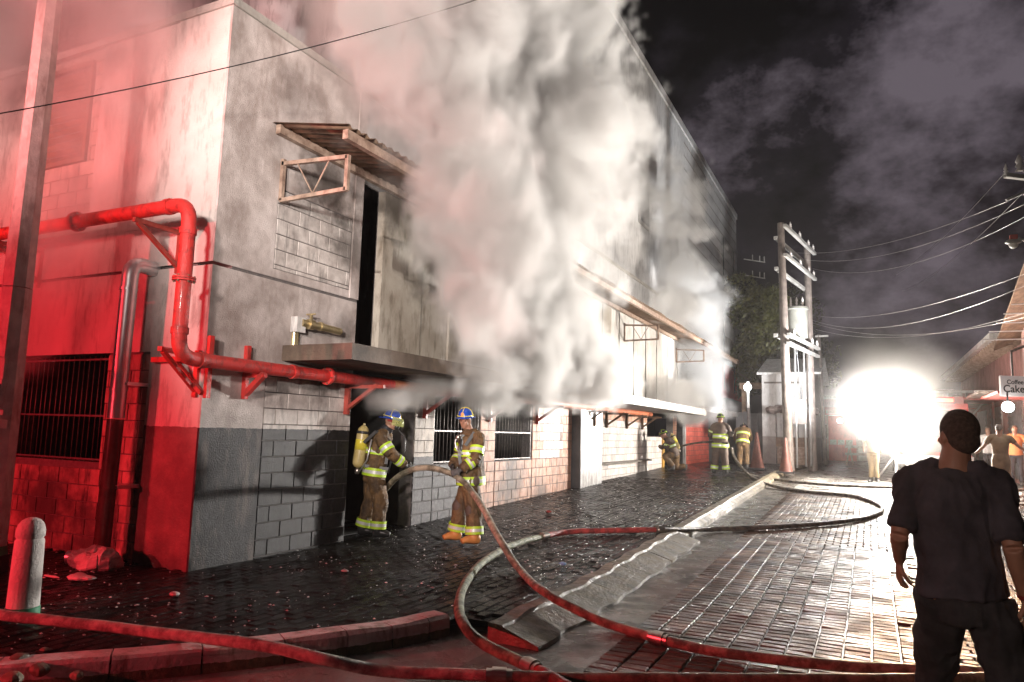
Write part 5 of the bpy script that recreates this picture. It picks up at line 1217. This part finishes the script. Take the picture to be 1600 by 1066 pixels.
def helmet(F, P, R, s, f, u, shell, trim, k=1.0, visor=False, shield=True):
    c = P(0, -.012, .045); mb = MB(); q = R
    for z0 in (0,):
        prof = [(.150,-.005),(.152,.0),(.118,.012),(.115,.04),(.103,.085),(.075,.118),(.035,.135),(.003,.138)]
        n = 26; vs_ = []
        for r_, z_ in prof:
            for i in range(n):
                a_ = 2*PI*i/n; back = max(0, -math.sin(a_)); ex_ = 1+.22*back*(r_ > .14)
                vs_.append(c + (s*math.cos(a_)*r_*.92*ex_ + f*math.sin(a_)*r_*1.12*ex_ + u*(z_-.018*back*(r_ > .14)))*k)
        N_ = len(prof); mb.add(vs_, [(i*n+j, i*n+(j+1)%n, (i+1)*n+(j+1)%n, (i+1)*n+j) for i in range(N_-1) for j in range(n)]+[tuple(range(n-1,-1,-1)), tuple((N_-1)*n+j for j in range(n))])
    o = mb.build('helmet', shell, smooth=True, auto=35) if False else mb.build('helmet', shell, smooth=True); o.data.set_sharp_from_angle(angle=math.radians(40)); put(o, F.t)
    mb = MB()
    for a_ in (0, PI/2): 
        pts = [c+(f*math.cos(t_)*math.cos(a_)+s*math.cos(t_)*math.sin(a_))*.121*(1.08 if a_ == 0 else .93)*k+u*(.02+.122*math.sin(t_))*k for t_ in [PI*i/12 for i in range(13)]]
        mb.tube(pts, .006*k, 6)
    for i in range(22):
        a0, a1 = 2*PI*i/22, 2*PI*(i+.8)/22; r_ = .121
        mb.tube([c+(s*math.cos(a)*r_*.93+f*math.sin(a)*r_*1.13)*k+u*.028*k for a in (a0, a1)], .008*k, 6)
    put(mb.build('helmet_trim', trim, smooth=True), o)
    if shield: put(MB().ball(c+f*.128*k+u*.055*k, (.026*k,.010*k,.030*k), q=q).build('helmet_shield', ORNG, smooth=True), o)
    if visor:
        mb = MB(); n = 12; V = []
        for j, (r_, z_) in enumerate(((.155,.03), (.175,-.02), (.180,-.085))):
            for i in range(n+1):
                a_ = PI*(.08+.84*i/n); V.append(c+(s*math.cos(a_)*r_*.85+f*math.sin(a_)*r_*1.1+u*z_)*k)
        m1 = n+1; mb.add(V, [(j*m1+i, j*m1+i+1, (j+1)*m1+i+1, (j+1)*m1+i) for j in range(2) for i in range(n)])
        put(mb.build('visor', VISOR, smooth=True), o)
    return o
def strap(F, pts, m=None, w=.045): 
    mb = MB(); P = [F(p) for p in pts]
    for a, b in zip(P, P[1:]): mb.bar(a, b, w, .012, up=F.d((0,-1,0)))
    return part(mb, 'harness_strap', m or BOOT, F.t)
def tank(F, a, b, r=.085):
    a_, b_ = F(a), F(b); d = (b_-a_).normalized(); L_ = (b_-a_).length
    o = part(MB().lathe([(.01,0),(r*.6,.012),(r*.93,.05),(r,.09),(r,L_-.12),(r*.85,L_-.05),(r*.45,L_-.01),(r*.2,L_),(r*.2,L_+.03)], a_, 20, axis=d), 'air_tank', TANK, F.t, smooth=True, auto=50)
    put(MB().lathe([(.02,-.09),(.035,-.08),(.035,-.03),(.025,.0)], a_, 12, axis=d).build('tank_valve', M_coup, smooth=True), o)
    put(MB().lathe([(r*1.02,L_*.42),(r*1.02,L_*.66),(r*1.0,L_*.665)], a_, 20, axis=d).build('tank_label', YEL, smooth=True), o)
    put(MB().lathe([(r*1.05,L_*.80),(r*1.05,L_*.86),(r*1.0,L_*.865)], a_, 20, axis=d).build('tank_strap', BOOT, smooth=True), o)
    return o
def eyes(P, s, f, par):
    for e in (-1, 1): put(MB().ball(P(e*.032,.077,.002), (.010,.010,.008)).build('eye', mat('eye_dark', (.02,.015,.012), rough=.2), smooth=True), par)

# --- firefighter on the door side, in profile, feeding the hose
q = at_depth(586, 842, 10.55); q.z = gz(q.y)
F = Fig(q, 'firefighter with ochre air tank, in profile at the dark doorway, holding the hose', cat='firefighter')
J = dict(pel=(-.06,.0,.90), chest=(-.015,.0,1.32), neck=(.075,0,1.53), head=(.165,-.02,1.665), face=(1,-.28,-.22), side=(.15,-.98,0),
 shL=(.0,.18,1.44), elL=(.16,.26,1.20), wrL=(.36,.16,1.06), hdL=(.46,.10,1.04), shR=(.0,-.19,1.43), elR=(.17,-.27,1.19), wrR=(.40,-.16,1.03), hdR=(.50,-.10,1.0),
 knL=(-.10,.11,.50), anL=(-.19,.12,.10), toL=(-.02,.10,.04), knR=(.05,-.12,.50), anR=(.03,-.13,.10), toR=(.21,-.16,.04))
P_, bd = bodymesh(F, J, .012, gloves=True); eyes(P_[0], P_[2], P_[3], bd)
jk = jacket(F, J, COAT, fold=.020); tr = trousers(F, J, COAT, fold=.024, seed=4)
for s in 'LR':
    band(F, J['sh'+s], J['el'+s], .62, (.101,.101), J['side'], par=jk); band(F, J['el'+s], J['wr'+s], .50, (.084,.084), J['side'], par=jk, w=.045)
    band(F, J['kn'+s], J['an'+s], .80, (.118,.118), J['side'], par=tr)
band(F, J['pel'], J['chest'], .07, (.232,.178), J['side'], par=jk, w=.06); band(F, J['pel'], J['chest'], .78, (.232,.178), J['side'], par=jk, w=.045)
shoes(F, J, BOOT, 1.2); glove(F, J, 'L', (0,-1,-.2)); glove(F, J, 'R', (0,1,-.2))
helmet(F, *P_, BLUE, YEL, visor=True, shield=False)
tank(F, (-.30,-.04,.98), (-.24,-.03,1.60), .088); strap(F, [(-.23,-.18,1.35), (-.06,-.23,1.52), (.14,-.19,1.38), (.10,-.2,1.05)]); strap(F, [(-.2,-.17,1.02), (.14,-.2,.98)])
part(MB().tube([F(p) for p in [(-.28,-.06,.92), (-.17,-.2,1.1), (-.12,-.24,1.4)]], .012, 8), 'tank_frame', M_steel, F.t, smooth=True)
part(MB().tube(smoothpath([P_[0](.0,.11,-.09), F((.36,-.1,1.42)), F((.34,-.14,1.2)), F((.16,-.22,1.28))], 6), .013, 8), 'breathing_hose', BOOT, F.t, smooth=True)
mk = MB(); mk.ball(P_[0](0,.085,-.055), (.045,.045,.05), q=P_[1]); part(mk, 'breathing_mask', BOOT, F.t, smooth=True)
mb = MB(); limb(mb, F, [lerp3(J['neck'], J['chest'], .3), J['neck'], lerp3(J['neck'], J['head'], .5)], [.115,.105,.085], J['side']); remesh(mb, .013, 'hood', HELD, F.t, .004, smooth_it=2)
part(MB().box(-.01,.01,-.01,.01,-.01,.01) if False else MB().ball(P_[0](.07,.0,.01), (.02,.06,.02), q=P_[1]), 'earpiece', H_red, F.t, smooth=True)

def patch(F, c, r, name='knee_patch', m=None):
    part(MB().ball(F(c), r, q=Vector((1,0,0)).rotation_difference(F.R), n=12), name, m or COATD, F.t, smooth=True)
for s in 'LR': patch(F, (J['kn'+s][0]+.045, J['kn'+s][1], J['kn'+s][2]-.02), (.072,.085,.13))
patch(F, (.02,-.115,.68), (.085,.035,.10), 'pocket', COATD)
part(MB().tube([F((.16,-.12,1.36)), F((.175,-.10,1.12)), F((.14,-.08,.92))], .016, 8), 'coat_closure', BOOT, F.t, smooth=True)
# --- firefighter facing the camera
q = at_depth(724, 851, 10.2); q.z = gz(q.y)
F = Fig(q, 'firefighter in tan coat and orange boots, body side-on, face towards the camera', cat='firefighter')
J = dict(pel=(.075,.0,.90), chest=(.06,.0,1.33), neck=(.02,-.03,1.56), head=(-.035,-.06,1.70), face=(-.35,-1,-.15), side=(.40,.92,0),
 shL=(.16,-.17,1.46), elL=(.13,-.27,1.17), wrL=(-.07,-.32,1.02), hdL=(-.16,-.33,.98), shR=(-.02,.20,1.46), elR=(-.11,.22,1.19), wrR=(-.2,-.02,1.04), hdR=(-.18,-.12,1.0),
 knL=(.13,-.13,.48), anL=(.15,-.17,.10), toL=(-.03,-.24,.04), knR=(-.05,.12,.50), anR=(-.11,.14,.10), toR=(-.29,.08,.04))
P_, bd = bodymesh(F, J, .010, gloves=True); eyes(P_[0], P_[2], P_[3], bd)
jk = jacket(F, J, COAT, tor=[(.225,.19), (.215,.17), (.23,.17), (.17,.12)], hem=-.10, fold=.020, seed=6); tr = trousers(F, J, COAT, r=(.135,.128,.112,.108), fold=.026, seed=8)
for s in 'LR':
    band(F, J['sh'+s], J['el'+s], .60, (.103,.103), J['side'], par=jk); band(F, J['el'+s], J['wr'+s], .40, (.085,.085), J['side'], par=jk, w=.045)
    band(F, J['kn'+s], J['an'+s], .78, (.130,.130), J['side'], par=tr)
band(F, J['pel'], J['chest'], -.10, (.242,.205), J['side'], par=jk, w=.06); band(F, J['pel'], J['chest'], .80, (.238,.18), J['side'], par=jk, w=.045)
shoes(F, J, ORNG, 1.2); glove(F, J, 'L', (0,1,-.3)); glove(F, J, 'R', (-.5,-1,-.3))
helmet(F, *P_, BLUE, YEL)
strap(F, [(-.06,-.16,1.50), (-.10,-.2,1.2), (-.06,-.2,.98)]); strap(F, [(.10,-.2,1.54), (-.02,-.23,1.35)])
part(MB().tube(smoothpath([F((-.08,-.2,1.5)), F((-.16,-.22,1.42)), F((-.14,-.24,1.3)), F((-.06,-.22,1.22))], 6), .012, 8), 'breathing_hose', M_steel, F.t, smooth=True)
mk = MB(); mk.ball(F((-.13,-.22,1.46)), (.035,.03,.04)); part(mk, 'breathing_mask', M_coup, F.t, smooth=True)

for s in 'LR': patch(F, (J['kn'+s][0]-.04, J['kn'+s][1]-.03, J['kn'+s][2]-.02), (.085,.085,.13))
patch(F, (.12,-.19,.86), (.085,.04,.085), 'pocket', COATD); patch(F, (-.07,-.17,1.30), (.035,.03,.07), 'radio', BOOT)
part(MB().tube([F((-.08,-.19,1.44)), F((-.10,-.18,1.2)), F((-.08,-.17,.92))], .014, 8), 'coat_closure', BOOT, F.t, smooth=True)
# --- crouching firefighter in the far opening
q = at_depth(1050, 743, 23.6); q.z = gz(q.y)
F = Fig(q, 'firefighter crouching with an air tank at the smoky opening past the white block wall', cat='firefighter')
J = dict(pel=(.10,.0,.55), chest=(-.04,-.02,.93), neck=(-.18,-.03,1.08), head=(-.28,-.03,1.16), face=(-1,.3,-.35), side=(.2,.98,0),
 shL=(-.10,-.2,.98), elL=(-.2,-.26,.72), wrL=(-.10,-.3,.85), hdL=(.0,-.3,.88), shR=(-.08,.2,1.0), elR=(-.3,.2,.75), wrR=(-.42,.1,.8), hdR=(-.5,.08,.8),
 knL=(-.22,-.16,.50), anL=(.02,-.16,.12), toL=(-.16,-.16,.04), knR=(.12,.18,.14), anR=(.42,.18,.12), toR=(.30,.18,.04))
P_, bd = bodymesh(F, J, .02, hands=False)
jk = jacket(F, J, COATD, voxel=.02, fold=.01); tr = trousers(F, J, COAT, voxel=.02); shoes(F, J, BOOT, 1.2); helmet(F, *P_, HELD, LIME)
band(F, J['pel'], J['chest'], .75, (.232,.175), J['side'], par=jk, w=.04); band(F, J['shL'], J['elL'], .6, (.101,.101), J['side'], par=jk, w=.03)
tank(F, (.22,-.05,.72), (-.02,-.05,1.22), .08)
# --- standing, back turned
q = at_depth(1126, 747, 22.8); q.z = gz(q.y)
F = Fig(q, 'firefighter standing with back turned before the red wall, two lime bands round a dark coat', cat='firefighter')
J = dict(pel=(0,.0,.95), chest=(-.0,.0,1.38), neck=(0,.02,1.60), head=(.01,.05,1.72), face=(-.3,1,-.1), side=(1,0,0),
 shL=(-.2,.0,1.50), elL=(-.32,.05,1.22), wrL=(-.26,.25,1.1), hdL=(-.2,.33,1.1), shR=(.2,.0,1.50), elR=(.33,.0,1.25), wrR=(.36,-.12,1.25), hdR=(.36,-.2,1.28),
 knL=(-.15,.0,.50), anL=(-.2,.0,.10), toL=(-.25,.16,.04), knR=(.13,.0,.50), anR=(.17,.0,.10), toR=(.2,.17,.04))
P_, bd = bodymesh(F, J, .016, gloves=True)
jk = jacket(F, J, COATD, voxel=.018, hem=-.12, tor=[(.25,.18), (.225,.165), (.24,.17), (.17,.12)]); tr = trousers(F, J, COATD, voxel=.018, r=(.13,.125,.11,.105)); shoes(F, J, BOOT, 1.2); helmet(F, *P_, HELD, LIME, shield=False)
glove(F, J, 'L', (0,1,-.3)); glove(F, J, 'R', (0,1,.3))
band(F, J['pel'], J['chest'], -.12, (.268,.197), J['side'], par=jk, w=.07); band(F, J['pel'], J['chest'], .55, (.238,.178), J['side'], par=jk, w=.07)
for s in 'LR': band(F, J['kn'+s], J['an'+s], .72, (.120,.120), J['side'], par=tr, w=.06)
band(F, J['shL'], J['elL'], .6, (.101,.101), J['side'], par=jk, w=.03)
# --- bending, beside the tall cone
q = at_depth(1161, 737, 25.2); q.z = gz(q.y)
F = Fig(q, 'firefighter bending forward behind the standing one, lime band across the back, beside the tall cone', cat='firefighter')
J = dict(pel=(0,.0,.92), chest=(.02,.22,1.28), neck=(.03,.36,1.42), head=(.04,.48,1.42), face=(0,.8,-.6), side=(1,0,0),
 shL=(-.18,.28,1.36), elL=(-.26,.40,1.1), wrL=(-.2,.52,.9), hdL=(-.18,.58,.82), shR=(.2,.28,1.36), elR=(.28,.35,1.1), wrR=(.22,.52,.95), hdR=(.2,.58,.88),
 knL=(-.10,.05,.48), anL=(-.12,-.02,.10), toL=(-.13,.15,.04), knR=(.12,.05,.48), anR=(.12,-.02,.10), toR=(.13,.15,.04))
P_, bd = bodymesh(F, J, .02, gloves=True)
jk = jacket(F, J, COAT, voxel=.02); tr = trousers(F, J, COAT, voxel=.02); shoes(F, J, BOOT, 1.2); helmet(F, *P_, HELD, YEL, shield=False)
glove(F, J, 'L', (0,1,0)); glove(F, J, 'R', (0,1,0))
band(F, J['pel'], J['chest'], .02, (.232,.178), J['side'], par=jk, w=.06); band(F, J['pel'], J['chest'], .78, (.234,.176), J['side'], par=jk, w=.05)

# --- onlookers
def onlooker(px, py, D, label, shirt, pants, J=None, dress=None, hair=HAIR, vox=.022, skin=SKIN, k=1.0, hang=True):
    q = at_depth(px, py, D); q.z = gz(q.y)-.125 if q.x > KX+.3 else gz(q.y)
    F = Fig(q, label, scale=k)
    J0 = dict(pel=(0,.0,.92), chest=(0,.0,1.33), neck=(0,.0,1.49), head=(0,-.01,1.63), face=(0,-1,0), side=(-1,0,0),
      shL=(.19,.0,1.42), elL=(.24,.02,1.14), wrL=(.25,-.05,.90), hdL=(.25,-.08,.80), shR=(-.19,.0,1.42), elR=(-.24,.02,1.14), wrR=(-.25,-.05,.90), hdR=(-.25,-.08,.80),
      knL=(.10,.0,.50), anL=(.11,.02,.09), toL=(.14,-.13,.03), knR=(-.10,.0,.50), anR=(-.11,.02,.09), toR=(-.14,-.13,.03))
    if J: J0.update(J)
    P_, bd = bodymesh(F, J0, vox, hands=vox < .016, m=skin)
    jacket(F, J0, shirt, arm=(.066,.060,.062,.05), tor=[(.185,.135), (.165,.12), (.195,.13), (.15,.09)], sleeves=.6, voxel=vox*.9, fold=.006, name='shirt', collar=False, hem=-.04)
    if dress:
        mb = MB(); p = J0['pel']; limb(mb, F, [(p[0],p[1],p[2]+.15), p, (p[0],p[1],.5), (p[0]+.02,p[1],.09)], [(.16,.12), (.20,.16), (.20,.17), (.17,.15)], (1,0,0), 24)
        remesh(mb, vox*.9, 'long_skirt', dress, F.t, .012)
    else: trousers(F, J0, pants, r=(.092,.085,.066,.066), pel=(.16,.115), voxel=vox*.9, fold=.007)
    shoes(F, J0, BOOT, .95)
    mb = MB(); mb.ball(P_[0](0,-.022,.035), (.080,.096,.094), q=P_[1], n=16); part(mb, 'hair', hair, F.t, smooth=True)
    return F, P_
KHAKI = mat('khaki', (.30,.22,.12), (.40,.30,.17), .8); DARKC = mat('dark_cloth', (.018,.017,.022), (.045,.042,.052), .85, nscale=6, bump=.4, bscale=160)
BROWN = mat('brown_cloth', (.14,.09,.05), (.24,.16,.09), .8, nscale=5); WHITEC = mat('white_cloth', (.6,.58,.56), (.72,.7,.68), .8); ORC = mat('orange_cloth', (.55,.18,.06), (.65,.25,.1), .8)
onlooker(1366, 763, 22.0, 'person in khaki trousers in front of the flood light, upper body lost in glare', BROWN, KHAKI, dict(knL=(.08,0,.5), anL=(.09,.02,.09), knR=(-.07,.0,.5), anR=(-.08,.02,.09)))
onlooker(1567, 776, 17.6, 'person in a long brown skirt walking on the street with both arms held out', BROWN, BROWN, dict(face=(.2,1,0), side=(1,0,0), shL=(-.18,0,1.44), elL=(-.32,.0,1.22), wrL=(-.50,.05,1.05), hdL=(-.58,.05,.98), shR=(.18,0,1.44), elR=(.34,.0,1.26), wrR=(.50,.05,1.12), hdR=(.58,.05,1.05),
   knL=(-.09,0,.5), anL=(-.1,0,.09), toL=(-.12,.15,.03), knR=(.09,0,.5), anR=(.1,0,.09), toR=(.12,.15,.03)), dress=BROWN, k=1.06)
onlooker(1548, 760, 24.5, 'person in a white shirt standing behind the one in the long skirt', WHITEC, DARKC, k=1.04)
onlooker(1590, 757, 21.5, 'person in an orange shirt at the edge of the crowd by the shops', ORC, DARKC, dict(elL=(.3,-.05,1.2), wrL=(.2,-.25,1.25), hdL=(.15,-.3,1.3)), k=1.04)
onlooker(1606, 752, 24.0, 'person in a pale blue shirt by the shop shutters below the cake sign', mat('pale_blue_cloth', (.4,.5,.58), (.5,.6,.68), .8), DARKC, k=1.08)

# --- the man in the near right, seen from behind
q = at_depth(1484, 699, 3.5); q.z = -.125
F = Fig(q, 'person seen close from behind in a dark T-shirt and black jeans, short hair, red wristband', cat='person')
J = dict(pel=(.03,.0,1.0), chest=(.0,.0,1.44), neck=(.02,.015,1.640), head=(.035,.035,1.762), face=(-.62,1,-.05), side=(1,.10,0),
 shL=(-.168,.0,1.545), elL=(-.225,-.10,1.285), wrL=(-.238,.07,1.14), hdL=(-.245,.10,1.04), shR=(.180,-.0,1.535), elR=(.225,-.12,1.27), wrR=(.268,-.02,1.035), hdR=(.272,.02,.93),
 knL=(-.11,.16,.56), anL=(-.13,.05,.12), toL=(-.16,.22,.05), knR=(.22,-.06,.54), anR=(.29,-.30,.14), toR=(.31,-.14,.035))
P_, bd = bodymesh(F, J, .0065, palms={'L': (1,.3,0), 'R': (-1,.4,0)}, curl=(.75,.55))
TEE = mat('dark_tshirt', (.030,.028,.036), (.075,.070,.086), .85, nscale=5, bump=.5, bscale=220)
jacket(F, J, TEE, arm=(.064,.063,.061,.054), tor=[(.182,.150), (.168,.135), (.192,.138), (.140,.090)], hem=.02, sleeves=.80, voxel=.008, fold=.020, name='shirt', collar=False, seed=12)
trousers(F, J, mat('black_jeans', (.016,.016,.018), (.045,.044,.048), .8, nscale=9, bump=.5, bscale=200), r=(.108,.100,.078,.075), pel=(.165,.128), voxel=.009, fold=.022, top=.10, seed=14)
shoes(F, J, BOOT, 1.0)
mb = MB(); mb.ball(P_[0](0,-.020,.032), (.080,.098,.097), q=P_[1], n=24); mb.ball(P_[0](0,-.050,-.02), (.068,.062,.07), q=P_[1], n=20)
remesh(mb, .008, 'hair', HAIR, F.t, .002, 30, smooth_it=2)
W = F(J['wrR']); d = (F(J['hdR'])-W).normalized(); part(MB().tube([W-d*.03, W-d*.012], [.035, .035], 18), 'wristband', H_red, F.t, smooth=True)
# ------------------------------------------------------------------ glare of the flood light, built as an added vapour cloud, and the night haze
smoke_volume('glare_cloud', (LAMP.x-4.2, LAMP.y-4.2, LAMP.z-3.2), (LAMP.x+4.2, LAMP.y+4.2, LAMP.z+4.2), .13,
  [(LAMP.x, LAMP.y, LAMP.z, 2.7, LAMP.x+.01, LAMP.y, LAMP.z+.2, 2.7, 1.0)], 'added vapour cloud standing in for the white glare round the flood light', dens=.30, amp=.45, k=.30, aniso=.45, warp=(.5,1.0), seed=2)
HB = (-110, 110, -45, 150, -1.4, 19.0)
hz = MB().box(HB[0], HB[1], HB[2], HB[3], HB[4], HB[5]).build('haze', bpy.data.materials.new('haze_air'))
M = bpy.data.materials['haze_air']; M.use_nodes = True; t = M.node_tree; t.nodes.clear()
o_ = t.nodes.new('ShaderNodeOutputMaterial'); pv = t.nodes.new('ShaderNodeVolumePrincipled'); pv.inputs['Density'].default_value = .0006; pv.inputs['Color'].default_value = (.95,.92,.93,1); pv.inputs['Anisotropy'].default_value = .55
t.links.new(pv.outputs[0], o_.inputs['Volume']); tag(hz, kind='stuff')
